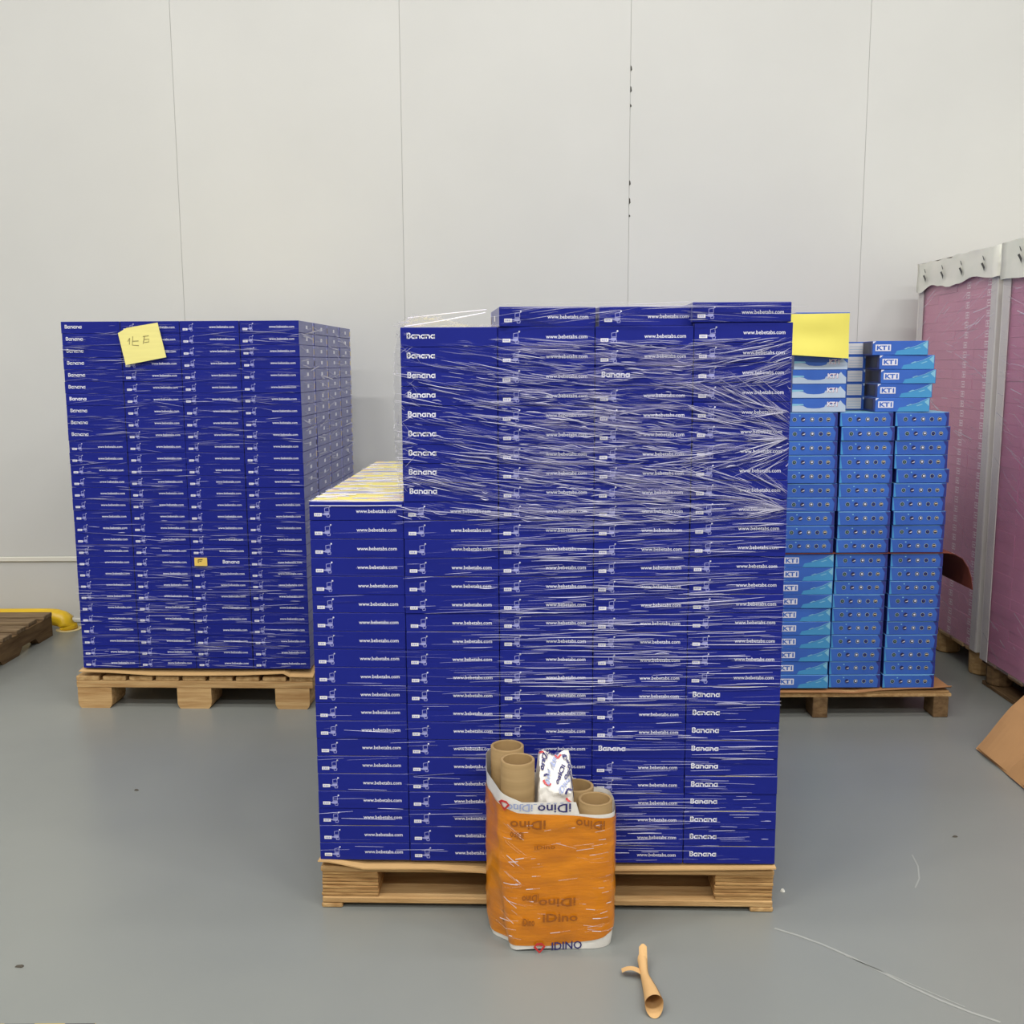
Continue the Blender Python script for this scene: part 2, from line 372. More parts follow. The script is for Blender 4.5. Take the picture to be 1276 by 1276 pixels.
p1 = thing('wooden_pallet', 'wooden pallet with layered plywood blocks under the front stack', 'pallet', FC.p(0,0,0), FC.yaw)
PW, PD = 1.182, 1.04
for x0, x1 in ((0, .055), (PW/2-.05, PW/2+.05), (PW-.06, PW)): board(p1, x0, x1, 0, PD, 0, .013, M['woody'], 'runner')
for y0 in (.0, PD/2-.07, PD-.14): board(p1, 0.002, PW-.002, y0, y0+.14, .0132, .031, M['wood'], 'bottom_board')
for y0 in (.002, PD/2-.06, PD-.125):
    for x0, x1 in ((.0, .152), (PW/2-.08, PW/2+.07), (PW-.155, PW)): ply_block(p1, x0+.002, x1-.002, y0, y0+.13, .0312, .1)
for i in range(7):
    y0 = .0+i*(PD-.12)/6; board(p1, 0, PW, y0, y0+.12, .1003, .1155, M['wood'])

def slip_sheet(name, fr, x0, x1, y0, y1, ztop, th, droop, label, m, n=40):
    """a sheet of board under the load; droop(t) lowers its front lip"""
    q = MB()
    rows = [y0, y0+.012, y0+.05, y0+.12, y1]
    fac = [1., .92, .45, 0., 0.]
    def surf(dz):
        def fn(u, v):
            j = round(v*(len(rows)-1)); d = droop(u); return (x0+(x1-x0)*u, rows[j], ztop-d*(fac if d > 0 else (1., .3, 0., 0., 0.))[j]+dz)
        return fn
    L = len(rows)-1
    q.grid(n, L, surf(0)); q.grid(n, L, surf(-th), flip=True)
    for i in range(n):
        a, b = i/n, (i+1)/n
        q.quad(surf(-th)(a, 0), surf(-th)(b, 0), surf(0)(b, 0), surf(0)(a, 0)); q.quad(surf(0)(a, 1), surf(0)(b, 1), surf(-th)(b, 1), surf(-th)(a, 1))
    for j in range(L):
        a, b = j/L, (j+1)/L
        q.quad(surf(0)(0, a), surf(0)(0, b), surf(-th)(0, b), surf(-th)(0, a)); q.quad(surf(-th)(1, a), surf(-th)(1, b), surf(0)(1, b), surf(0)(1, a))
    o = q.obj(name, m, None, loc=fr.p(0, 0, 0), rz=fr.yaw); return tag(o, label, 'sheet')
def lerp_pts(pts):
    def f(t):
        for (a, x), (b, y) in zip(pts, pts[1:]):
            if t <= b: return x+(y-x)*(t-a)/(b-a)
        return pts[-1][1]
    return f
slip_sheet('slip_sheet', FC, -.004, PW+.001, -.012, PD-.02, .1325, .004,
           lerp_pts([(0, -.006), (.03, -.004), (.1, .014), (.25, .012), (.42, .026), (.47, .024), (.5, .016), (.7, .01), (.9, .006), (1, .003)]),
           'brown board sheet lying on front pallet under the indigo cartons, edge drooping', M['kraft'])
mb = MB(); mb.box(.004, PW-.004, .08, PD-.03, .1160, .1284, ch=.001)
tag(mb.obj('packing_board', M['kraftd'], None, loc=FC.p(0,0,0), rz=FC.yaw), 'second brown board beneath the drooping sheet on the front pallet', 'sheet')

# left pallet: boards run in depth, their ends show
p2 = thing('wooden_pallet', 'block pallet with board ends showing under left stack by the wall', 'pallet', FL.p(0,0,0), FL.yaw)
LW, LD = .992, 1.14
for y0 in (0., LD/2-.07, LD-.14):
    for x0 in (0.012, LW/2-.065, LW-.15):
        q = MB(); x1 = x0+.135
        prof = [(x0+.004, .0), (x1-.012, .0), (x1-.003, .012), (x1, .03), (x1, .0878), (x0-.008, .0878), (x0-.008, .02), (x0-.002, .006)]
        q.poly([(a, y0, b) for a, b in prof]); q.poly([(a, y0+.14, b) for a, b in reversed(prof)])
        for i in range(len(prof)):
            a, b = prof[i], prof[(i+1) % len(prof)]
            q.quad((a[0], y0, a[1]), (a[0], y0+.14, a[1]), (b[0], y0+.14, b[1]), (b[0], y0, b[1]))
        q.obj('block', M['wood'], p2)
    board(p2, 0, LW, y0, y0+.14, .088, .1175, M['wood'], 'stringer')
for i in range(9):
    x0 = .0+i*(LW-.097)/8; board(p2, x0, x0+.097, 0, LD, .1178, .1375, M['woody'])
slip_sheet('slip_sheet', FL, .02, LW+.004, -.012, LD-.02, .1715, .004,
           lerp_pts([(0, .008), (.14, .012), (.3, .022), (.5, .023), (.7, .02), (.88, .012), (.9, .026), (1, .028)]),
           'pale brown board sheet curling on left pallet below the wrapped indigo stack', M['kraft'])
mb = MB(); mb.box(.03, LW-.01, .1, LD-.03, .1377, .1672, ch=.001)
tag(mb.obj('packing_board', M['kraftd'], None, loc=FL.p(0,0,0), rz=FL.yaw), 'thick brown packing board lying on left pallet under the curled sheet', 'sheet')

# right pallet under the light blue stack
p3 = thing('wooden_pallet', 'pallet with thin posts under the light blue carton stack', 'pallet', FR.p(0,0,0), FR.yaw)
RW, RD = 1.02, 1.0
for y0 in (0., RD/2-.05, RD-.1):
    for x0 in (0., RW/2-.035, RW-.06): board(p3, x0, x0+.06, y0, y0+.1, 0, .0855, M['wooddark'], 'post')
    board(p3, -.0, RW+.01, y0, y0+.1, .0857, .1005, M['woody'], 'stringer')
for i in range(6):
    y0 = i*(RD-.11)/5; board(p3, 0, RW, y0+.0, y0+.11, .1007, .112, M['wood'])
slip_sheet('slip_sheet', FR, -.01, RW+.004, -.01, RD, .1238, .003,
           lerp_pts([(0, .01), (.55, .012), (.62, .016), (.72, .004), (.85, -.002), (.93, -.004), (1, -.012)]),
           'brown board sheet lifting at its corner under light blue cartons', M['kraftd'])
mb = MB(); mb.box(.01, RW-.03, .09, RD-.02, .1122, .1205, ch=.001)
tag(mb.obj('packing_board', M['kraftd'], None, loc=FR.p(0,0,0), rz=FR.yaw), 'flat brown packing board on right pallet under the lifting sheet', 'sheet')

# ------------------------------------------------------------------ indigo cartons
BW, BD, BH = .2350, .262, .0468
EPS = .0004
def carton_mesh(kind, W=BW):
    q = MB(); q.box(-W/2, W/2, 0, BD, 0, BH, 0, ch=.0012, top=1, side=5)
    f = lambda x, z: (-W/2+x, -EPS, z)
    k = W/.235
    if kind == 'word':
        banana_word(q, .0155*k, BH*.43, .0140*k, f, 2)
    elif kind == 'wordright':
        banana_word(q, .13*k, BH*.40, .0140*k, f, 2)
    else:
        q.poly([f(.012*k, BH*.22), f(.031*k, BH*.22), f(.031*k, BH*.40), f(.012*k, BH*.40)], 4)
        for a in (.015, .0195, .024): q.poly([(-W/2+a*k, -2*EPS, BH*.27), (-W/2+(a+.0025)*k, -2*EPS, BH*.27), (-W/2+(a+.0025)*k, -2*EPS, BH*.35), (-W/2+a*k, -2*EPS, BH*.35)], 3)
        wd = .0018
        q.ribbon([(.031*k, BH*.34), (.037*k, BH*.34)], .003, f, 3)
        q.ribbon([(.0385*k, BH*.46), (.0385*k, BH*.66), (.0490*k, BH*.70), (.0500*k, BH*.48), (.0385*k, BH*.46)], wd, f, 3)
        q.poly([f(.036*k, BH*.29), f(.044*k, BH*.26), f(.050*k, BH*.30), f(.050*k, BH*.44), f(.037*k, BH*.42)], 3)
        q.ribbon([(.043*k, BH*.25), (.044*k, BH*.18), (.050*k, BH*.18), (.051*k, BH*.3)], wd, f, 3)
        q.ribbon([(.0490*k, BH*.68), (.0545*k, BH*.76)], wd, f, 3)
        q.poly([f(.0525*k+.0022*math.cos(a*.785), BH*.76+.0022*math.sin(a*.785)) for a in range(8)], 2)
        V, F = text_shape('www.bebetabs.com', .0145, .00015)
        wx = max(v[0] for v in V); sc = .100*k/wx
        q.flat(V, F, lambda x, y: f(.117*k+x*sc, BH*.40+y*.92), 2)
    for sx in (-1, 1):      # end faces: a small label, a pale patch and the lid picture running over the edge
        X = sx*(W/2+EPS); g = lambda y, z: (X, y, z)
        def qd(y0, y1, z0, z1, mi):
            pts = [g(y0, z0), g(y1, z0), g(y1, z1), g(y0, z1)]; q.poly(pts if sx > 0 else pts[::-1], mi)
        qd(.118, .150, BH*.36, BH*.66, 2); qd(.232, .260, BH*.06, BH*.94, 3); qd(.242, .258, BH*.2, BH*.7, 6)
    return q.mesh('carton', [M['blue'], M['top'], M['white'], M['lav'], M['lbl'], M['sidesheen'], M['ysd']])
C_LOGO, C_WORD, C_WR = carton_mesh('logo'), carton_mesh('word'), carton_mesh('wordright')
BW2 = .2365
PITCH_U = .2363

def place_carton(me, fr, uc, v, z, yaw, label, group, sc=None):
    o = link('indigo_carton', me, None, fr.p(uc, v, z), fr.yaw+yaw)
    if sc: o.scale = sc
    return tag(o, label, 'carton', group)
COLN = ['leftmost', 'second', 'third', 'fourth', 'rightmost']
G1 = 'indigo cartons on the front pallet'
Z0 = .1332; RP = .04733
for c in range(5):
    top_r = 9 if c == 0 else 0
    rp = RP if c < 4 else .0476
    for r in range(top_r, 29):
        z = Z0+(28-r)*rp
        kind = 'logo'
        if (c == 1 and r < 9) or (c == 3 and r in (2, 22)) or (c == 4 and r >= 19): kind = 'word'
        if c == 0: lean = (.004 if r < 19 else 0)-.004
        else: lean = 0
        du = rnd.uniform(-.0006, .0006)+lean*.2; dv = rnd.uniform(0, .0025)+(.003 if c in (0, 2) else 0)
        if c == 4 and r < 12: du += .0008
        pr = 'the big white word Banana' if kind == 'word' else 'small logo and web address'
        lb = f'indigo carton showing {pr}, {COLN[c]} column of front stack, {ordw(r-top_r+1)} from top'
        if c == 0: lb = f'indigo carton in low {COLN[c]} column of front stack, {ordw(r-top_r+1)} from top'
        place_carton(C_WORD if kind == 'word' else C_LOGO, FC, PITCH_U*(c+.5)+du, dv, z, rnd.uniform(-.003, .003), lb, G1)
# the loose top row
zt = Z0+29*RP+.0003
place_carton(C_LOGO, FC, .594, .012, zt, math.radians(7.0), 'turned indigo carton at left of three loose on front stack top', G1)
place_carton(C_LOGO, FC, .836, .020, zt, math.radians(4.5), 'slightly turned indigo carton in middle of three on front stack top', G1)
place_carton(C_LOGO, FC, PITCH_U*4.5-.005, .0, Z0+29*.0476+.0003, 0, 'highest indigo carton, on the right end of front stack top', G1)
# lids that show on the step
for k in range(1, 4):
    place_carton(C_LOGO, FC, PITCH_U*.5, .004+k*.264, Z0+19*RP, 0,
                 f'indigo carton lying {ordw(k)} behind the low left column, yellow lid showing under film', G1)
def mass(name, fr, cols, label, W, D, H, pitch, mats, ch=.001):
    q = MB()
    for (uc, v, z0, n, rp) in cols:
        for i in range(n): q.box(uc-W/2, uc+W/2, v, v+D, z0+i*rp, z0+i*rp+H, 0, ch=ch, top=(1 if len(mats) > 1 else None))
    o = q.obj(name, mats, None, loc=fr.p(0,0,0), rz=fr.yaw); stuff(o); return tag(o, label, 'cartons')
cols = []
for k in range(1, 4):
    for c in range(5):
        n = 19 if c == 0 else 29
        cols.append((PITCH_U*(c+.5), .004+k*.264, Z0, n, RP))
mass('carton_mass', FC, cols, 'indigo cartons deeper inside the front stack, behind its face', BW, BD, BH, RP, [M['blue_mass'], M['top']])

# stack at left by the wall
G2 = 'indigo cartons on the left pallet'
ZL = .1722; LU0 = .034; LP = .2375
for c in range(4):
    for r in range(30):
        z = ZL+(29-r)*.0472
        kind = C_WORD if (c == 0 and r < 10) else (C_WR if (c == 2 and r == 20) else C_LOGO)
        nm = ['leftmost', 'second', 'third', 'rightmost'][c]
        lean = -.0006*(r-12) if c == 0 else 0
        place_carton(kind, FL, LU0+LP*(c+.5)+rnd.uniform(-.0008, .0008), rnd.uniform(0, .0025)+.002*(c % 2), z, rnd.uniform(-.003, .003),
                     f'indigo carton in {nm} column of the left wrapped stack, {ordw(r+1)} from top', G2)
for k in range(1, 4):
    if k == 1:
        for r in range(30):
            place_carton(C_LOGO, FL, LU0+LP*3.5+rnd.uniform(-.001, .001), .004+k*.268, ZL+(29-r)*.0472, rnd.uniform(-.004, .004),
                         f'indigo carton on right side of left stack, just behind the front, {ordw(r+1)} from top', G2)
# farther cartons of the left stack's side, joined
q = MB()
src = C_LOGO
for k in (2, 3):
    for r in range(30):
        du = rnd.uniform(-.001, .001)
        n = len(q.v); q.v += [(v.co.x+LU0+LP*3.5+du, v.co.y+.004+k*.268, v.co.z+ZL+(29-r)*.0472) for v in src.vertices]
        for p in src.polygons: q.f.append(tuple(n+i for i in p.vertices)); q.m.append(p.material_index)
o = q.obj('carton_mass', list(src.materials), None, loc=FL.p(0,0,0), rz=FL.yaw); stuff(o)
tag(o, 'indigo cartons at the far end of left stack, next to the wall', 'cartons')
mass('carton_mass', FL, [(LU0+LP*(c+.5), .004+k*.268, ZL, 30, .0472) for c in range(3) for k in range(1, 4)],
     'indigo cartons deeper inside the left stack, behind its face', BW, BD, BH, .0472, [M['blue_mass'], M['top']])

# ------------------------------------------------------------------ stretch film
def crease(q, u, z, ln, wd, slope, y0=-.0045, bend=0., mi=0, seg=5):
    n = len(q.v); wd *= .66
    for i in range(seg+1):
        t = i/seg; h = wd*(.12+.88*math.sin(math.pi*min(max(t, .02), .98))**.7)*.5
        uu = u+(t-.5)*ln; zz = z+(t-.5)*ln*slope+bend*math.sin(math.pi*t)
        q.v += [(uu, y0+.0006, zz-h), (uu, y0-h*.9-.0004, zz+h*.15), (uu, y0+.0006, zz+h)]
    for i in range(seg):
        a = n+i*3
        q.f += [(a, a+3, a+4, a+1), (a+1, a+4, a+5, a+2)]; q.m += [mi, mi]

film1 = thing('stretch_film', 'clear creased stretch film wound round the front carton stack', 'film', FC.p(0,0,0), FC.yaw)
q = MB(); R = rnd
def px2u(px): return (px-388)/587*1.181
# upper band, dense crinkles
for i in range(2900):
    u = R.uniform(.235, 1.18); z = R.uniform(1.03, 1.475)
    if R.random() < .30 and u < .5: continue
    if u < .47 and (z > 1.42 and R.random() < .6): continue
    if u < .37 and R.random() < .55: continue
    if u < .62: sl = -.20+.30*(u-.24)+R.gauss(0, .06)
    elif u > .92:
        tz = 1.062 if z < 1.16 else (1.235 if z < 1.36 else z+.03)
        sl = max(-1.0, min(1.0, (tz-z)/max(1.215-u, .05)))*.75+R.gauss(0, .08)
    else: sl = -.06+R.gauss(0, .09)
    ln = R.choice([R.uniform(.012, .05), R.uniform(.02, .09), R.uniform(.04, .16)])
    ln = min(ln, 2*(1.178-u)+.004, 2*(u-.228)+.02)
    if ln < .004: continue
    crease(q, u, z, ln, R.choice([.0012, .0016, .002, .0028, .0036]), sl, bend=R.gauss(0, .002))
for i in range(110):
    u = R.uniform(.5, 1.1); crease(q, u, R.uniform(1.05, 1.47), R.uniform(.08, .16), R.uniform(.009, .016), R.gauss(-.05, .07), y0=-.003, mi=1)
# fans gathered at the right hand corner
for tz, a0, a1, n in ((1.062, .0, .75, 28), (1.062, -.25, 0, 14), (1.235, .05, .7, 18), (1.235, -.5, 0, 16), (1.30, -.3, .4, 16)):
    for i in range(n):
        ln = R.uniform(.03, .13); sl = -R.uniform(a0, a1)
        crease(q, 1.176-ln/2, tz-sl*ln/2, ln, R.choice([.0014, .002, .003, .004]), sl)
# long sweeping edge of the film across column two and three
for k in range(9):
    zz = 1.165-k*.004
    for i in range(7):
        t = (i+.5)/7; u = .245+t*.33
        if R.random() < .75: crease(q, u, zz-.09*t+.02*math.sin(3*t)-R.uniform(0, .012), R.uniform(.06, .13), R.choice([.001, .0016, .0024]), -.27+.18*t)
for u in (.3, .42, .55, .68, .8, .95, 1.1):
    for _ in range(5): crease(q, u+R.uniform(-.05, .05), 1.055+R.gauss(0, .006)+(.018 if u > .9 else 0), R.uniform(.06, .17), R.choice([.0012, .002, .003]), -.05 if u < .6 else R.uniform(-.02, .06))
# middle band
for i in range(760):
    u = R.uniform(.40, 1.17); z = .56+.48*(1-R.random()**1.15)
    ln = R.choice([R.uniform(.03, .08), R.uniform(.06, .16), R.uniform(.1, .26)]); ln = min(ln, 2*(1.178-u)+.01)
    if u < .52 and R.random() < .5: continue
    crease(q, u, z, ln, R.choice([.001, .0014, .002, .0026, .0032]), R.gauss(.035, .03) if z > .8 else R.gauss(.015, .018), bend=R.gauss(0, .0015))
# lower band
for i in range(300):
    u = R.uniform(.44, 1.17); z = R.uniform(.14, .56)
    ln = R.choice([R.uniform(.03, .07), R.uniform(.06, .16), R.uniform(.1, .24)]); ln = min(ln, 2*(1.178-u)+.01)
    if u > .95 and R.random() < .55: ln *= .45
    crease(q, u, z, ln, R.choice([.0008, .0012, .0018, .0026]), R.gauss(.01, .02))
for i in range(130):
    u = R.uniform(.03, .47); z = R.uniform(.16, 1.05)
    if u < .24 and R.random() < .6: continue
    crease(q, u, z, min(R.uniform(.03, .15), 2*u), R.choice([.0006, .0008, .0012, .0016]), R.gauss(.02, .03))
for zz, ll in ((.895, .22), (.71, .2), (.575, .12), (.33, .1), (.25, .14)): crease(q, .13, zz, ll, .0011, -.02)
# loose crinkles at the left edge and above the loose cartons
for i in range(70):
    z = R.uniform(1.08, 1.5); crease(q, .236+abs(R.gauss(0, .018)), z, R.uniform(.006, .03), R.choice([.0012, .002, .003]), R.gauss(0, .8))
for i in range(60):
    u = R.uniform(.50, 1.17); crease(q, u, R.uniform(1.515, 1.545), R.uniform(.04, .16), R.choice([.001, .0016, .0022]), (.14 if u < .74 else -.05)+R.gauss(0, .03), y0=-.008)
for i in range(40): crease(q, R.uniform(.5, 1.17), 1.548+R.uniform(0, .006)+(.008 if i % 3 == 0 else 0), R.uniform(.06, .2), .0022, R.gauss(.01, .01), y0=-.008)
stuff(q.obj('film_crease', [M['fold'], M['haze']], film1))
# film over the step and the puffed corner
q = MB()
def puff(u, v):
    x = .228+.27*u; y = .0+.95*v
    z = 1.506+.03*math.sin(math.pi*min(1, u*1.6))*(1-u)*(1 if v < .25 else .6)+.012*noise.noise((x*30, y*30, 1))*(1-u*.7)
    return (x-.004*(1-u), y-.004, z+.004)
q.grid(28, 26, puff)
def sidewrap(u, v):
    y = .0+.95*u; z = 1.085+.415*v
    return (.2300-.010*math.sin(math.pi*v)*(1+.8*noise.noise((y*14, z*22, 4)))-.004*noise.noise((y*50, z*60, 7))-.002, y, z)
q.grid(30, 44, sidewrap)
q.obj('film_sheet', M['sheet'], film1, smooth=True)
q = MB()
for i in range(130):    # crinkles on the puffed corner
    u = R.random()**1.5; v = R.random()**2*.3; a = R.uniform(0, 3.14); ln = R.uniform(.004, .018)
    c = Vector(puff(u, v)); d = Vector((math.cos(a), .3, .6*math.sin(a)))*ln; w2 = Vector((0, -.0006, .0011))
    q.quad(c-d-w2, c+d-w2, c+d+w2, c-d+w2)
for i in range(120):
    v = R.random(); c = Vector(sidewrap(R.random()**3*.25, v)); ln = R.uniform(.003, .010); w2 = Vector((.001, -.0006, .0009)); d = Vector((R.uniform(-.3, .3), R.uniform(-.5, .5), R.uniform(-1, 1)))*ln
    q.quad(c-d-w2, c+d-w2, c+d+w2, c-d+w2)
for i in range(160):    # creases over the low column's lids
    x = R.uniform(.004, .232); y = R.uniform(.0, .95); z = Z0+19*RP+BH+.0025; ln = min(R.uniform(.02, .09), 2*x, 2*(.236-x)); s = R.gauss(.1, .25); wd = R.choice([.001, .002, .004])
    q.quad((x-ln/2, y-s*ln/2-wd, z), (x+ln/2, y+s*ln/2-wd, z), (x+ln/2, y+s*ln/2+wd, z+.001), (x-ln/2, y-s*ln/2+wd, z+.001))
stuff(q.obj('film_crinkle', [M['foldf']], film1))
q = MB(); q.tube([(.245, .02, 1.508), (.33, .05, 1.522), (.44, .08, 1.543)], .0016, 6); q.obj('film_rope', M['cord'], film1)
q = MB(); q.tube([(.25, .05, 1.530), (.33, .1, 1.541), (.44, .13, 1.553)], .0014, 6); q.obj('film_rope', M['cord'], film1)
q = MB(); q.tube([(.002, .004, 1.0695), (.12, .002, 1.0695), (.232, .004, 1.0702)], .0012, 6); q.obj('film_rope', M['cord'], film1)

film2 = thing('stretch_film', 'clear stretch film with fine level creases round left stack', 'film', FL.p(0,0,0), FL.yaw)
q = MB()
for i in range(1500):
    u = R.uniform(.036, .98); z = R.uniform(.18, 1.575)
    if .62 < z < 1.1 and R.random() < .5: continue
    ln = R.choice([R.uniform(.02, .06), R.uniform(.04, .12), R.uniform(.08, .2)]); ln = min(ln, 2*(.986-u)+.004, 2*(u-.03)+.004)
    crease(q, u, z, ln, R.choice([.0012, .0016, .0022, .003]), R.gauss(-.01, .03) if z < 1 else R.gauss(.01, .07))
stuff(q.obj('film_crease', [M['foldf']], film2))
q = MB()
for i in range(420):    # creases on the side that faces the front stack
    y = R.uniform(.02, 1.05); z = R.uniform(.6, 1.57); ln = R.uniform(.04, .2); s = R.gauss(0, .12); x = LU0+LP*4+.004; h = R.choice([.001, .0016, .0024])
    a, b = max(y-ln/2, 0), min(y+ln/2, 1.07)
    q.quad((x, a, z-h), (x, b, z+s*ln-h), (x+.001, b, z+s*ln+h), (x+.001, a, z+h))
stuff(q.obj('film_crinkle', [M['foldf']], film2))

# papers on the left stack
q = MB(); V = [(-1.551, 1.542), (-1.515, 1.562), (-1.391, 1.582), (-1.363, 1.447), (-1.527, 1.417)]
def onL(x, z, off=-.011): return (FL.p((x-FL.o.x)/FL.c, off, z))
q.poly([onL(x, z) for x, z in reversed(V)]); q.poly([onL(x, z, -.0095) for x, z in V])
for i in range(5):
    a, b = V[i], V[(i+1) % 5]; q.quad(onL(*a), onL(*b), onL(*b, -.0095), onL(*a, -.0095))
cn = Vector(onL(-1.46, 1.5, -.0095)); q.v = [tuple(Vector(v)-cn) for v in q.v]
nt_ = tag(q.obj('paper_note', M['note'], None, loc=cn), 'yellow paper note with faint handwriting, stuck tilted on the left stack', 'note')
q = MB(); f = lambda x, z: tuple(Vector(onL(x, z, -.0116))-cn)
for st in ([(-1.505, 1.522), (-1.507, 1.497)], [(-1.513, 1.509), (-1.505, 1.522)], [(-1.492, 1.529), (-1.496, 1.495), (-1.470, 1.493)], [(-1.494, 1.510), (-1.470, 1.511)],
           [(-1.452, 1.528), (-1.428, 1.531)], [(-1.450, 1.516), (-1.428, 1.518), (-1.430, 1.507), (-1.448, 1.505)], [(-1.445, 1.531), (-1.452, 1.500)]):
    q.ribbon(st, .0032, f)
q.obj('handwriting', M['ink'], nt_)
q = MB(); q.box(-.026, .026, -.0012, 0, -.017, .017, 0)
sk = tag(q.obj('sticker', M['sticker'], None, loc=FL.p((-1.266-FL.o.x)/FL.c, -.008, .624), rz=FL.yaw), 'tiny yellow sticker on face of the left stack, low down', 'sticker')
q = MB(); f = lambda x, z: (x, -.0016, z)
q.ribbon([(-.010, -.004), (-.010, .008), (.008, .009)], .004, f); q.ribbon([(-.006, .002), (.004, .002)], .003, f); q.obj('print_mark', M['dink'], sk)

# ------------------------------------------------------------------ light blue stack at right
KW, KD, KH = .2055, .25, .0535
KM = [M['kblue'], M['kdark'], M['white'], M['kcyan'], M['kteal'], M['ring'], M['kdisc'], M['kpale'], M['red'], M['green'], M['cream'], M['lbl'], M['kwin']]
def disc(q, f, x, z, r, mi, n=12, a0=0, a1=360): q.poly([f(x+r*math.cos(math.radians(a0+(a1-a0)*i/n)), z+r*math.sin(math.radians(a0+(a1-a0)*i/n))) for i in range(n)], mi)
def kmesh(kind, W=KW, H=KH):
    q = MB(); side = 1
    q.box(-W/2, W/2, 0, KD, 0, H, 0, ch=.0012, top=4, side=side)
    L = lambda e: (lambda x, z: (-W/2+x*W, -EPS*e, z*H))
    f, g, h, h3 = L(1), L(2), L(3), L(4)
    if kind == 'discs':
        q.poly([f(.005, .02), f(.05, .02), f(.012, .98), f(.005, .98)], 3)
        q.poly([f(.995, .98), f(.90, .98), f(.96, .6), f(.94, .02), f(.995, .02)], 1)
        q.ribbon([(.01, .965), (.99, .965)], .03, f, 4)
        for i, (cx, rim) in enumerate(((.187, 9), (.348, 5), (.516, 2), (.677, 5), (.823, 10))):
            F1 = lambda x, z: g(cx+x/W, .50+z/H); F2 = lambda x, z: h(cx+x/W, .50+z/H); F3 = lambda x, z: h3(cx+x/W, .50+z/H)
            disc(q, F1, 0, 0, .0088, 5 if i != 1 else 1); disc(q, F2, 0, 0, .0070, 6)
            if i == 0: disc(q, F3, 0, 0, .0034, 9)
            if i == 1: q.poly([F3(-.006, -.004), F3(.006, -.002), F3(.007, .003), F3(.001, 0)], 2)
            if i == 2: disc(q, F3, .0004, .0006, .0040, 2)
            if i == 3: disc(q, F3, 0, .0006, .0032, 1)
            if i == 4: q.poly([F3(-.006, -.001), F3(.006, 0), F3(.006, .003), F3(-.003, .0035)], 10)
        q.poly([g(.27, .74), g(.295, .74), g(.295, .82), g(.27, .82)], 4)
    elif kind == 'word':
        q.poly([f(.99, .02), f(.99, .97), f(.93, .86), f(.80, .62), f(.62, .42), f(.44, .30), f(.40, .02)], 3)
        q.ribbon([(.62, .46), (.80, .66), (.93, .90), (.985, .985)], .02, g, 4)
        q.poly([g(.90, .70), g(.985, .97), g(.985, .40)], 4)
        for x0, x1 in ((.58, .66), (.76, .86)): q.ribbon([(x0, .42), (x1, .55)], .04, g, 4)
        q.poly([f(.002, .97), f(.06, .98), f(.002, .80)], 2)
        q.poly([g(.05, .29), g(.33, .29), g(.33, .75), g(.05, .75)], 2)
        V, F = text_shape('KT1', .03, .0012); wx = max(v[0] for v in V); wz = max(v[1] for v in V)
        q.flat(V, F, lambda x, y: h(.075+x/wx*.23, .36+y/wz*.32), 0)
    elif kind == 'wave':
        q.poly([f(.0, .02), f(.998, .02), f(.998, .45), f(.93, .68), f(.90, .84), f(.86, .70), f(.80, .60), f(.62, .52), f(.60, .36), f(.52, .28), f(.40, .26), f(.28, .30), f(.20, .45), f(.0, .52)], 7)
        q.poly([g(.0, .44), g(.22, .50), g(.20, .58), g(.0, .60)], 4)
        V, F = text_shape('KT1', .03, .0012); wx = max(v[0] for v in V); wz = max(v[1] for v in V)
        q.flat(V, F, lambda x, y: h(.655+x/wx*.19, .40+y/wz*.32), 8)
        q.flat(V, F, lambda x, y: h3(.650+x/wx*.19, .42+y/wz*.32), 2)
    elif kind == 'label':
        q.poly([f(.40, .10), f(.90, .10), f(.90, .90), f(.40, .90)], 11)
        for z0 in (.25, .45, .65): q.ribbon([(.44, z0), (.88, z0)], .04, g, 7)
        q.poly([g(.95, .80), g(.998, .80), g(.998, .97), g(.94, .97)], 7)
    if kind == 'word':
        X = -W/2-EPS; q.poly([(X, .03, H*.12), (X, .03, H*.88), (X, .22, H*.88), (X, .22, H*.12)], 12)
    return q.mesh('carton', KM)
K_D, K_W, K_V, K_L = kmesh('discs'), kmesh('word'), kmesh('wave'), kmesh('label', .118)
G3 = 'light blue cartons on the right pallet'
# lower ten rows, upper ten rows
CX = [1.104-FR.o.x, 1.331-FR.o.x, 1.5465-FR.o.x]
COLK = ['left', 'middle', 'right']
def kplace(me, uc, v, z, yaw, lb): return tag(link('blue_carton', me, None, FR.p(uc, v, z), FR.yaw+yaw), lb, 'carton', G3)
for r in range(10):
    z = .1242+(9-r)*.0547
    sh = (.014-.0048*(9-r)*0)
    for c in range(3):
        uc = [1.162, 1.372, 1.589][c]-FR.o.x+rnd.uniform(-.0022, .0022)+.0007*(4-r)
        kplace(K_W if c == 0 else K_D, uc, rnd.uniform(0, .006)+(.003 if c == 1 else 0), z, rnd.uniform(-.01, .01),
               f'blue carton with {"letters" if c == 0 else "round pictures"}, {COLK[c]} column, lower half of right stack, {ordw(r+1)} down')
ZU = .1242+10*.0547+.0036
for r in range(10):
    z = ZU+(9-r)*.0551
    for c in range(3):
        uc = [1.160, 1.3765, 1.592][c]-FR.o.x+rnd.uniform(-.005, .005)*(.4 if c == 1 else 1)+(-.008 if r == 0 else .0)
        kplace(K_D, uc, rnd.uniform(0, .006), z, rnd.uniform(-.012, .012),
               f'blue carton with round pictures, {COLK[c]} column, upper half of right stack, {ordw(r+1)} down')
ZT = ZU+10*.0551+.0004
for r in range(7):
    kplace(K_V, 1.1835-FR.o.x+rnd.uniform(-.003, .003), .002+rnd.uniform(0, .003), ZT+(6-r)*.0540, rnd.uniform(-.006, .006),
           f'pale wave-print carton, tall left pile on top of right stack, {ordw(r+1)} down')
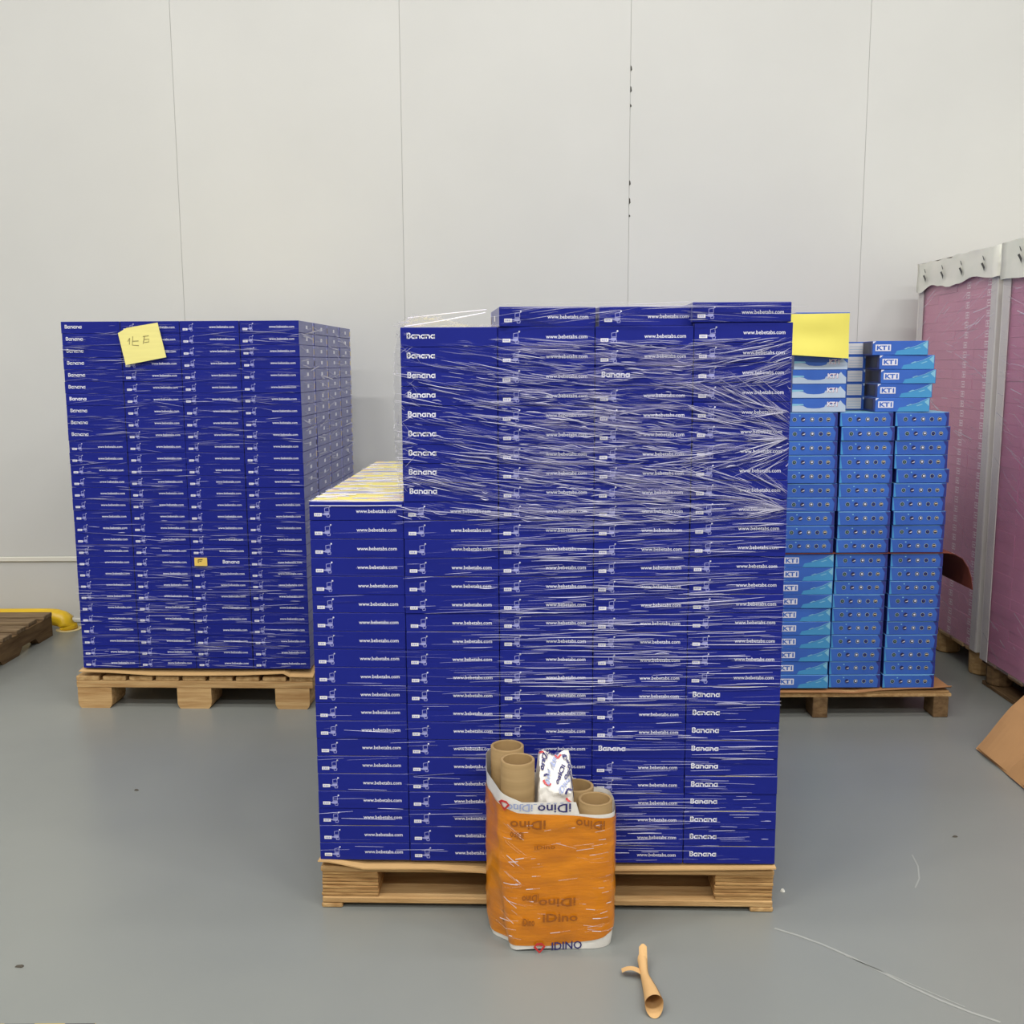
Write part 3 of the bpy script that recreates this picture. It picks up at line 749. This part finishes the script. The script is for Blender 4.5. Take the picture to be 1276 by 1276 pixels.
for r in range(5):
    kplace(K_L, 1.3525-FR.o.x, .165, ZT+(4-r)*.0540, 0, f'carton end with grey label between two top piles, right stack, {ordw(r+1)} down')
for r in range(5):
    dx = (-.024, .004, .012, .002, -.004)[r]
    kplace(K_W, 1.509-FR.o.x+dx, .0+rnd.uniform(0, .004), ZT+(4-r)*.0540, math.radians((-6, -4, -4.5, -4, -3.5)[r]),
           f'blue carton with letters, right pile on top of right stack, {ordw(r+1)} down')
# the inner cartons of that stack
cols = []
for k in range(4):
    for i, X in enumerate((.692, .912, 1.131, 1.350, 1.5665)):
        if k == 0 and i >= 2: continue
        cols.append((X-FR.o.x+.07*(i < 2)*0, .009+k*.254, .1242, 10, .0547)); cols.append((X-FR.o.x+.015, .009+k*.254, ZU, 10, .0551))
mass('carton_mass', FR, cols, 'blue cartons deeper inside the right stack, behind its face', KW, .245, KH, .055, [M['kblue']])
# sheet between the two halves, its end curling down at the right
q = MB()
prof = [(-.05, .0), (.98, .0), (1.008, -.004), (1.040, -.022), (1.066, -.06), (1.080, -.10), (1.088, -.148)]
def curl(u, v):
    i = u*(len(prof)-1); a = int(min(i, len(prof)-2)); t = i-a
    x = prof[a][0]+(prof[a+1][0]-prof[a][0])*t; z = prof[a][1]+(prof[a+1][1]-prof[a][1])*t
    return (x, -.002+.7*v, ZU-.0017+z)
def curl2(u, v): x, y, z = curl(u, v); return (x-.0012, y, z-.0012)
q.grid(24, 6, curl); q.grid(24, 6, curl2, flip=True)
for i in range(24):
    a, b = i/24, (i+1)/24; q.quad(curl2(a, 0), curl2(b, 0), curl(b, 0), curl(a, 0))
tag(q.obj('slip_sheet', M['maroon'], None, smooth=True, loc=FR.p(0,0,0)), 'shade-darkened brown card sheet between cartons of right stack, curling down beside pink stack', 'sheet')
# yellow paper over the top pile
q = MB()
yc = [(1.020, 1.597), (1.284, 1.600), (1.282, 1.430), (1.020, 1.447)]
def yl(u, v, off=0.):
    a = Vector(yc[0]).lerp(Vector(yc[1]), u); b = Vector(yc[3]).lerp(Vector(yc[2]), u); p = a.lerp(b, v)
    return (p.x, 3.9515-.004-.016*v*v-.008*math.sin(3.1*u+.4)*v-.004*math.sin(math.pi*u)*math.sin(9*v)*.5+off, p.y)
q.grid(16, 12, lambda u, v: yl(u, v), flip=True); q.grid(16, 12, lambda u, v: yl(u, v, .0006))
cn = Vector((1.15, 3.945, 1.43)); q.v = [tuple(Vector(v)-cn) for v in q.v]
tag(q.obj('paper_sheet', M['ynote'], None, smooth=True, loc=cn), 'blank bright yellow paper sheet hanging over top cartons of the right stack', 'paper')

# ------------------------------------------------------------------ pink wrapped stacks at the right edge
PK_W, PK_D, PK_H = .2105, .25, .0447       # along Y, along X, up
def pink_mesh(marked, m):
    q = MB(); q.box(0, PK_D, -PK_W/2, PK_W/2, 0, PK_H, 0, ch=.0006)
    if marked:
        f = lambda y, z: (-EPS, -y, z)
        y0 = rnd.uniform(-.004, .004)
        for k, (a, b) in enumerate(((-.010, .024),)):
            q.ribbon([(a+.01, .010), (b+.01, .010), (b+.01, .034), (a+.01, .034), (a+.01, .010)], .005, f, 1)
            q.ribbon([(a+.017, .022), (b+.004, .022)], .006, f, 1)
            if rnd.random() < .5: q.ribbon([(a+.025, .013), (a+.025, .033)], .004, f, 1)
    return q.mesh('carton', [m, M['pinkp']])
PM = [pink_mesh(True, M['pink']) for _ in range(3)]; PN = pink_mesh(False, M['pink']); PM2 = pink_mesh(False, M['pink2'])
PX1, PX2 = 2.100, 2.078
Y1 = 4.492
FP1 = Frame(PX1, Y1, 0); FP2 = Frame(PX2, 3.10, 0)
def pallet_simple(fr, W, D, label, m1, m2, runners=False):
    p = thing('wooden_pallet', label, 'pallet', fr.p(0,0,0), fr.yaw)
    for i in range(3):
        x0 = i*(W-.1)/2
        for j in range(3):
            y0 = j*(D-.12)/2
            q = MB(); q.tube([(x0+.055, y0+.06, 0.0005+.018*runners), (x0+.055, y0+.06, .006+.018*runners), (x0+.055, y0+.06, .0985), (x0+.055, y0+.06, .099)], [.05, .056, .058, .056], 12); q.obj('block', m1, p)
        if runners: board(p, x0+.005, x0+.1, 0, D, 0, .018, m2, 'runner')
    for i in range(6):
        y0 = i*(D-.12)/5; board(p, 0, W, y0, y0+.12, .0993, .118, m2)
    return p
pallet_simple(FP1, .8, .86, 'pallet on round blocks under the pink stack nearest the wall', M['wood'], M['woody'])
pallet_simple(FP2, .8, 1.29, 'dark pallet with floor runners under right-hand pink stack', M['wooddark'], M['wooddark'], True)
G4, G5 = 'pink cartons in the stack by the wall', 'deep pink cartons in the right-hand stack'
NR = 38; PP = .0450
NMC = ['nearest', 'second', 'third', 'farthest']
for c in range(4):
    for r in range(NR):
        z = .1195+(NR-1-r)*PP
        o = link('pink_carton', PM[(r*7+c) % 3] if c < 2 else PN, None, (PX1+rnd.uniform(.0, .003), Y1+.005+.2115*(c+.5), z))
        tag(o, f'mauve pink carton, {NMC[c]} column of film-wrapped stack by the wall, {ordw(r+1)} from top', 'carton', G4)
for c in range(2):
    for r in range(NR):
        o = link('pink_carton', PM2, None, (PX2+rnd.uniform(.0, .003), 4.385-.2115*(c+.5), .1195+(NR-1-r)*PP))
        tag(o, f'deep pink carton, {("far", "near")[c]} column of right-hand pink stack at frame edge, {ordw(r+1)} from top', 'carton', G5)
def pmass(x0, y0, nx, ny, lb, m, skip):
    q = MB()
    for i in range(nx):
        for j in range(ny):
            if skip(i, j): continue
            for r in range(NR): q.box(x0+.254*i, x0+.254*i+.25, y0+.2115*j+.0013, y0+.2115*j+.21, .1195+r*PP, .1195+r*PP+PK_H, ch=.001)
    o = q.obj('carton_mass', m, None); stuff(o); tag(o, lb, 'cartons')
pmass(PX1+.003, Y1+.005, 3, 4, 'pink cartons inside the stack by the wall, behind its face', M['pink'], lambda i, j: i == 0)
pmass(PX2+.003, 4.385-.2115*6, 3, 6, 'deep pink cartons inside the right-hand stack, behind its face', M['pink2'], lambda i, j: i == 0 and j >= 4)
ZP = .1195+NR*PP
def corner_board(x, y, z1, sy, label):
    q = MB(); t = .004; g = .006
    q.box(x-g-t, x-g, min(y, y+sy*.062)-0, max(y, y+sy*.062), .115, z1, ch=.001)
    q.box(x-g-t, x+.055, y-t if sy > 0 else y, y if sy > 0 else y+t, .115, z1, ch=.001)
    return tag(q.obj('corner_board', M['board'], None), label, 'corner board')
corner_board(PX1, Y1-.006, ZP, 1, 'white corner board on near edge of the pink stack by the wall')
corner_board(PX2, 4.391, ZP, -1, 'white corner board on far edge of the right-hand pink stack')
corner_board(PX1, Y1+.862, ZP, -1, 'white corner board on the edge of pink stack against the wall')
def cover(x0, x1, y0, y1, label, seed, hemx=0.):
    """sheet of wrapping laid over the top, its hem hanging unevenly"""
    root = thing('cover_sheet', label, 'cover', (x0, y0, ZP))
    q = MB(); o = .014
    ring = []
    N = 24
    for i in range(N): ring.append((-o, (y1-y0)*(1-i/N)))
    for i in range(N): ring.append((-o+(x1-x0+2*o)*i/N, -o))
    for i in range(N): ring.append((x1-x0+o, -o+(y1-y0)*i/N))
    for i in range(N): ring.append((x1-x0+o-(x1-x0+2*o)*i/N, y1-y0))
    n = len(ring)
    def fn(u, v):
        i = int(round(u*n)) % n; x, y = ring[i]
        hem = .052+hemx+.007*math.sin(i*.55+seed)+.016*noise.noise((i*.28, seed, 0))
        bulge = .006*noise.noise((i*.6, v*3, seed))+.004
        z = .076+.008*noise.noise((i*.5, seed, 2))-v*(hem+.076)
        sx = -1 if x <= 0 else (1 if x >= x1-x0 else 0)
        return (x+sx*bulge, y-(bulge if y < 0 else 0), z)
    q.grid(n, 5, fn, closed=True, flip=True)
    def top(u, v):
        return (-o+(x1-x0+2*o)*u, -o+(y1-y0+o)*v, .074+.012*noise.noise((u*5, v*6, seed)) if 0 < u < 1 and 0 < v < 1 else .076)
    q.grid(14, 14, top)
    q.obj('sheet', M['cover'], root, smooth=True)
    L = y1-y0
    for t in (.12, .38, .62, .86):
        q = MB(); yy = L*t; X = -o-.0135
        for dz, s in ((.0, 1.), (.034, .55)):
            q.poly([(X, yy+.022*s, dz+.012), (X, yy+.006*s, dz+.016*s), (X, yy-.018*s, dz-.006), (X, yy-.014*s, dz-.024*s), (X, yy+.004*s, dz-.004)][::-1])
        q.obj('print_mark', M['black'], root)
    return root
cover(PX1-.006, PX1+.76, Y1-.006, Y1+.86, 'crumpled white cover with black leaf marks on pink stack by wall', 1.3)
cover(PX2-.006, PX2+.76, 3.11, 4.396, 'crumpled white cover over the top of right-hand pink stack', 4.1, .03)
def pink_film(x, y0, y1, n, dirn, label):
    root = thing('stretch_film', label, 'film', (x, y0, 0)); q = MB(); D = y1-y0
    for i in range(n):
        y = R.uniform(.02, D-.02); z = R.uniform(.15, 1.78); ln = R.choice([R.uniform(.02, .08), R.uniform(.05, .2)]); s = dirn(y, z)+R.gauss(0, .15); h = R.choice([.0008, .0012, .0018, .003])*.7
        a, b = max(0, y-ln/2), min(D, y+ln/2)
        q.quad((-.013, a, z-s*ln/2-h), (-.0135, a, z-s*ln/2+h), (-.0135, b, z+s*ln/2+h), (-.013, b, z+s*ln/2-h))
    return root, q
def pink_sheet(root, y0, y1):
    q = MB(); q.grid(20, 40, lambda u, v: (-.0115-.0012*noise.noise((u*9, v*30, 3)), (y1-y0)*(1-u), .117+1.70*v)); q.obj('film_sheet', M['pfilm'], root, smooth=True)
root, q = pink_film(PX1, Y1, Y1+.85, 420, lambda y, z: (.55 if z < .85 else (-.35 if z > 1.5 else .2)), 'clear stretch film with slanting creases on the pink stack by wall')
path = [(.80, 1.42), (.70, 1.25), (.52, 1.18), (.44, 1.12), (.47, 1.02), (.55, .98)]
for k in range(60):
    t = R.random()*(len(path)-1.001); i = int(t); p = Vector(path[i]).lerp(Vector(path[i+1]), t-i); d = (Vector(path[i+1])-Vector(path[i])).normalized()*R.uniform(.01, .05); e = Vector((-d.y, d.x)).normalized()*.0018
    p += Vector((R.gauss(0, .008), R.gauss(0, .008)))
    q.quad(*[(-.0142, v.x, v.y) for v in (p-d-e, p+d-e, p+d+e, p-d+e)])
stuff(q.obj('film_crease', [M['foldf']], root)); pink_sheet(root, Y1, Y1+.85)
root, q = pink_film(PX2, 3.116, 4.385, 620, lambda y, z: (.5 if z < 1.2 else .15), 'clear stretch film with slanting creases on right-hand pink stack')
stuff(q.obj('film_crease', [M['foldf']], root)); pink_sheet(root, 3.116, 4.385)

# ------------------------------------------------------------------ bundle of cores wrapped with amber tape
BX, BY = .095, 2.39
bun = thing('tube_bundle', 'white printed plastic bundle bound with amber tape, before the front pallet', 'bundle', (BX, BY, 0))
ctrl = [(-.060, 2.480), (-.066, 2.425), (-.046, 2.365), (-.024, 2.322), (.020, 2.310), (.105, 2.316), (.150, 2.321), (.205, 2.322), (.238, 2.338), (.248, 2.372), (.249, 2.44), (.225, 2.484), (.10, 2.489), (-.03, 2.493)]
def closed_spline(P, n):
    out = []; m = len(P)
    for i in range(n):
        t = i/n*m; k = int(t); f_ = t-k; p0, p1, p2, p3 = (Vector(P[(k+j-1) % m]) for j in range(4))
        out.append(.5*((2*p1)+(p2-p0)*f_+(2*p0-5*p1+4*p2-p3)*f_**2+(3*p1-p0-3*p2+p3)*f_**3))
    return out
NS = 84
prof_ = closed_spline(ctrl, NS)
cen = Vector((.095, 2.40))
def ztop(x, y): # rim of the plastic: higher at the left back
    return lerp_pts([(-.07, .425), (-.03, .405), (.02, .385), (.12, .383), (.150, .380), (.158, .350), (.25, .345)])(x)+(.03 if y > 2.42 and x < 0 else 0)
def shell(off, z0f, z1f, nz, amp):
    def fn(u, v):
        i = int(round(u*NS)) % NS; p = prof_[i]; a, b = z0f(p), z1f(p); z = a+(b-a)*v
        d = (p-cen).normalized(); o_ = off+amp*noise.noise((p.x*28, p.y*28, z*26))+amp*.6*noise.noise((p.x*9, p.y*9, z*70))
        o_ += -.006*(1-min(1, z/.06))
        cf = max(0, 1-z/.20)*max(0, 1-math.hypot(p.x+.035, p.y-2.345)/.05)*.026
        o_ -= cf
        return (p.x+d.x*o_-BX, p.y+d.y*o_-BY, z)
    q = MB(); q.grid(NS, nz, fn, closed=True); return q
q = shell(0, lambda p: .0008+.006*max(0, math.sin((p.x+.02)*22))*(p.y < 2.36), lambda p: ztop(p.x, p.y), 16, .002)
q.obj('plastic_wrap', M['bag'], bun, smooth=True)
def tz0(p): return lerp_pts([(-.07, .012), (.0, .016), (.05, .016), (.10, .012), (.16, .020), (.22, .030), (.25, .045)])(p.x)
def tz1(p): return lerp_pts([(-.07, .385), (-.03, .372), (.01, .358), (.10, .352), (.16, .345), (.25, .333)])(p.x)
q = shell(.0022, tz0, tz1, 34, .0032); q.obj('amber_tape', M['tape'], bun, smooth=True)
# printing on the bundle's face
def face_y(x):
    best = 9
    for i in range(NS):
        a, b = prof_[i], prof_[(i+1) % NS]
        if (a.x-x)*(b.x-x) <= 0 and abs(a.x-b.x) > 1e-6:
            y = a.y+(b.y-a.y)*(x-a.x)/(b.x-a.x); best = min(best, y)
    return best if best < 9 else 2.33
def pr(q, txt, x, z, wd, ht, mi, flip=False, off=.0045, rot=0.):
    V, F = text_shape(txt, .04, .0006); wx = max(v[0] for v in V); wz = max(v[1] for v in V)
    def to(a, b):
        A, B = a/wx, b/wz
        if flip: A, B = 1-A, 1-B
        xx = x+A*wd; zz = z+B*ht+rot*A*wd
        return (xx-BX, face_y(xx)-off-BY-.004*0, zz)
    q.flat(V, F, to, mi)
def word(name, mats, *a):
    q = MB(); pr(q, *a); q.obj(name, mats, bun)
word('printed_word', [M['navy']], 'iDino', .058, .357, .080, .022, 0, True, .0034)
word('printed_word', [M['pblue']], 'iDino', -.016, .363, .062, .018, 0, True, .0036)
word('printed_word', [M['navy']], 'IDINO', .092, .0015, .074, .021, 0, False, -.0012)
q = MB()
for k in range(9): pr(q, '-', .0+k*.016, .380, .008, .0018, 0, False, .0034)
stuff(q.obj('small_print', [M['pblue']], bun))
for (x, z, a, b, fl, rt) in ((-.008, .318, .085, .023, True, 0), (-.008, .293, .032, .02, True, 0), (.150, .318, .07, .022, True, -.1), (.070, .080, .085, .022, False, -.02), (.06, .118, .09, .022, True, 0),
                         (.02, .072, .03, .02, False, 0), (.05, .268, .05, .010, False, 0), (.02, .132, .04, .018, True, .1)):
    word('covered_word', [M['tapeprint']], 'iDino', x, z, a, b, 0, fl, .0062, rt)
def badge(x, z, s, off):
    pts = [(-1, .25), (-.45, .8), (.45, .8), (1, .25), (0, -1)]; q = MB()
    q.ribbon([(x+a*s, z+b*s) for a, b in pts+[pts[0]]], s*.5, lambda a, b: (a-BX, face_y(a)-off-BY, b), 0); q.obj('printed_badge', M['red'], bun)
badge(.062, .014, .012, .0052); badge(-.022, .376, .011, .0050)
# long pale creases in the tape
q = MB()
for i in range(90):
    x = R.uniform(-.03, .235); z = R.uniform(.04, .33); ln = R.uniform(.01, .05); s = R.gauss(0, .12); h = R.choice([.0004, .0007, .001])
    if R.random() < .4: x = R.uniform(.19, .24)
    if R.random() < .2: x = R.uniform(-.03, .02); s = -.8
    pts = [(x+(t-.5)*ln, z+(t-.5)*ln*s) for t in (0, .5, 1)]
    pts = [p for p in pts if -.055 < p[0] < .245]
    if len(pts) > 1: q.ribbon(pts, h*2, lambda a, b: (a-BX, face_y(a)-.0062-BY, b))
stuff(q.obj('tape_crease', [M['foldf']], bun))
# crumpled plastic bulging up between the cores
q = MB()
LP_ = [(0, 2.462, .34), (.14, 2.457, .440), (.22, 2.445, .456), (.45, 2.405, .442), (.68, 2.358, .412), (.76, 2.346, .396), (1, 2.341, .335)]
def lump(u, v):
    y = lerp_pts([(p[0], p[1]) for p in LP_])(v); z = lerp_pts([(p[0], p[2]) for p in LP_])(v)
    x = .054+.096*u; e = abs(2*u-1); z -= .10*max(0, e-.80)/.20+.014*max(0, 2*u-1)*(1 if v > .2 else 0)-.006*math.sin(3*math.pi*u)
    r = 1-2*abs(noise.noise((x*42, y*42, z*18+3))); n2 = noise.noise((x*95, y*95, z*60))
    y += (.005*noise.noise((x*60, 5, z*50)) if v > .7 else 0)
    return (x-BX+.003*n2, y-BY, z+.006*r+.003*n2)
q.grid(44, 60, lump, flip=True)
q.obj('crumpled_plastic', M['bag'], bun, smooth=False)
q = MB()
def onl(u, v, off=.003):
    p = Vector(lump(u, v)); c = Vector((.100-BX, 2.43-BY, .33)); return p+(p-c).normalized()*off
def lump_stroke(pts, wd, mi):
    P = [onl(*p) for p in pts]
    for a, b in zip(P, P[1:]):
        d = (b-a).normalized(); e = d.cross(Vector((0, -.6, .8))).normalized()*wd/2; q.quad(a-e, b-e, b+e, a+e, mi); 
def lump_text(txt, u0, v0, du, dv, ang, mi):
    V, F = text_shape(txt, .04, .0014); wx = max(v[0] for v in V); wz = max(v[1] for v in V); c, s_ = math.cos(ang), math.sin(ang)
    n = len(q.v)
    for x, y in V:
        a, b = x/wx-.5, (y/wz-.5); q.v.append(tuple(onl(u0+du*(a*c-b*.3*s_), v0+dv*(a*s_+b*.3*c))))
    for f in F: q.f.append(tuple(n+i for i in f)); q.m.append(mi)
for a in ((.22, .44, .42, .30, 1.9, 0), (.52, .36, .40, .28, -1.1, 2), (.62, .58, .36, .26, 2.2, 0), (.80, .40, .36, .26, 1.2, 0), (.40, .24, .44, .2, .3, 0), (.74, .70, .34, .2, -.6, 2), (.34, .62, .3, .2, -1.3, 2), (.84, .56, .3, .2, 2.4, 0)): lump_text('iDino', *a)
for u0, v0, sg, sc in ((.30, .66, 1, 1.), (.86, .80, -1, 1.2), (.60, .27, 1, .8), (.16, .30, 1, .7)):
    lump_stroke([(u0+.09*sc*math.cos(t), v0+.055*sc*math.sin(t)) for t in [k*.4 for k in range(1, 8)]], .0055, 1)
    lump_stroke([(u0+.09*sc*math.cos(t), v0+.055*sc*math.sin(t)) for t in [3.5+k*.4 for k in range(0, 5)]], .005, 0)
stuff(q.obj('printed_mark', [M['navy'], M['red'], M['pblue']], bun))
# the cores themselves
def core(x, y, h, label):
    q = MB(); ro, ri, n = .0414, .0346, 40
    def ring(r, z): return [(r*math.cos(6.28318*i/n), r*math.sin(6.28318*i/n), z) for i in range(n)]
    b = [ring(ro, .060), ring(ro, h-.001), ring(ro-.001, h), ring(ri+.001, h), ring(ri, h-.001), ring(ri, .060)]
    base = 0
    for rg in b: q.v += rg
    for k in range(5):
        for i in range(n):
            a, c = k*n+i, k*n+(i+1) % n; q.f.append((a, c, c+n, a+n)); q.m.append(1 if k == 4 else 0)
    for i in range(n): q.f.append((5*n+i, 5*n+(i+1) % n, (i+1) % n, i)); q.m.append(0)
    o = q.obj('cardboard_tube', [M['tube'], M['tubein']], None, smooth=True, loc=(x, y, 0))
    return tag(o, label, 'tube', 'cardboard cores in the taped bundle')
core(.011, 2.368, .470, 'tall cardboard tube at front left of the taped bundle')
core(-.0145, 2.447, .474, 'tall cardboard tube at rear left of the taped bundle')
core(.200, 2.367, .369, 'short cardboard tube at front right of the taped bundle')
core(.160, 2.441, .372, 'short cardboard tube at rear right of the taped bundle, half hidden')

# ------------------------------------------------------------------ loose things
# flattened cartons leaning on the pink stack
def lean_sheet(x0, y0, y1, dx, up, th, label, seed, m, lift=0.):
    q = MB()
    def fn(off):
        def g(u, v):
            s = lift+v*(.525-lift); wv = .005*math.sin(u*11+seed)*(1-v)**2+.003*noise.noise((u*5, v*5, seed))-.16*max(0, s-.20)
            return (s*dx-(off+wv)*up, (y1-y0)*u, max(.0008, s*up+(off+wv)*dx+.001))
        return g
    a, b = fn(th), fn(0)
    q.grid(20, 16, a, flip=False); q.grid(20, 16, b, flip=True)
    for i in range(20):
        s, t = i/20, (i+1)/20; q.quad(a(s, 0), a(t, 0), b(t, 0), b(s, 0), 1); q.quad(b(s, 1), b(t, 1), a(t, 1), a(s, 1), 1)
    for j in range(16):
        s, t = j/16, (j+1)/16; q.quad(b(0, s), b(0, t), a(0, t), a(0, s), 1); q.quad(a(1, s), a(1, t), b(1, t), b(1, s), 1)
    return tag(q.obj('cardboard_sheet', [m, M['kraftl']], None, loc=(x0, y0, 0)), label, 'cardboard')
lean_sheet(1.705, 3.596, 3.02, .59, .807, .006, 'flattened brown carton leaning on right-hand pink stack, outermost', 0., M['kraftm'], .011)
lean_sheet(1.712, 3.604, 3.03, .59, .807, .006, 'second flattened brown carton leaning just behind the outermost one', 2., M['kraftm'])
q = MB()
# torn twist of kraft paper on the floor: a cone open towards the camera, its neck and two flaps
AX = [(0, .308, 2.075, .0225, .0200), (.35, .307, 2.125, .0185, .0155), (.7, .303, 2.180, .0150, .0100), (.82, .302, 2.200, .0150, .0090), (1., .304, 2.245, .020, .0115)]
def cone(u, v):
    a = math.radians(20+372*u); x0, y0, z0, r0 = (lerp_pts([(p[0], p[k]) for p in AX])(v) for k in (1, 2, 3, 4))
    r0 *= 1+.05*u+.09*math.sin(2*a+1)
    y = y0-(.022*max(0, -math.sin(a))*(1-v)**4)+(.012*math.sin(a)*(v == 1))
    return Vector((x0+r0*.92*math.cos(a), y, max(.0012, z0+r0*1.12*math.sin(a))))
q.grid(34, 14, cone)
q.grid(8, 4, lambda u, v: (.298-.046*u, 2.190+.016*u+.026*v-.006*u*v, .014+.012*math.sin(2.4*u)*(1-.3*v)-.010*u*u))
q.grid(5, 4, lambda u, v: (.2945+.019*u+.004*v, 2.225+.050*v-.012*v*abs(u-.5), .016+.022*v+.006*math.sin(3*u)))
cn = Vector((.305, 2.15, 0)); q.v = [tuple(Vector(v)-cn) for v in q.v]
tag(q.obj('paper_scrap', M['kraft'], None, smooth=True, loc=cn), 'twisted torn scrap of brown kraft paper lying on floor in front', 'paper')
# yellow guard pipe by the wall
g = thing('guard_pipe', 'low yellow guard pipe bending into the floor beside the wall', 'guard rail', (-2.405, 5.40, 0))
q = MB(); q.tube([(-2.2, 0, .070), (-1, 0, .070), (-.10, 0, .070), (-.06, 0, .067), (-.03, 0, .058), (-.008, 0, .042), (0, 0, .022), (.002, 0, .004)], .046, 18); q.obj('pipe', M['yellow'], g, smooth=True)
q = MB(); q.tube([(.002, 0, .0005), (.002, 0, .004)], .066, 24); q.obj('base_plate', M['flange'], g)
# old empty pallet
pe = thing('wooden_pallet', 'weathered empty pallet lying on floor at far left by guard pipe', 'pallet', (-3.625, 4.32, 0))
EW, ED = 1.19, .955
for i in range(3):
    x0 = i*(EW-.045)/2; q = MB(); zt_ = .106
    pr2 = [(0, .0), (.2, .0), (.24, .035), (.38, .035), (.42, 0), (.58, 0), (.62, .035), (.76, .035), (.80, 0), (ED, 0), (ED, zt_), (0, zt_)]
    q.poly([(x0, y, z) for y, z in reversed(pr2)]); q.poly([(x0+.045, y, z) for y, z in pr2])
    for k in range(len(pr2)):
        a, b = pr2[k], pr2[(k+1) % len(pr2)]; q.quad((x0, a[0], a[1]), (x0, b[0], b[1]), (x0+.045, b[0], b[1]), (x0+.045, a[0], a[1]))
    q.obj('stringer', M['wooddark'], pe)
for i in range(7):
    y0 = i*(ED-.095)/6; board(pe, rnd.uniform(-.004, .004), EW+rnd.uniform(-.012, .004), y0, y0+.095, .1062, .128, M['woodold'])
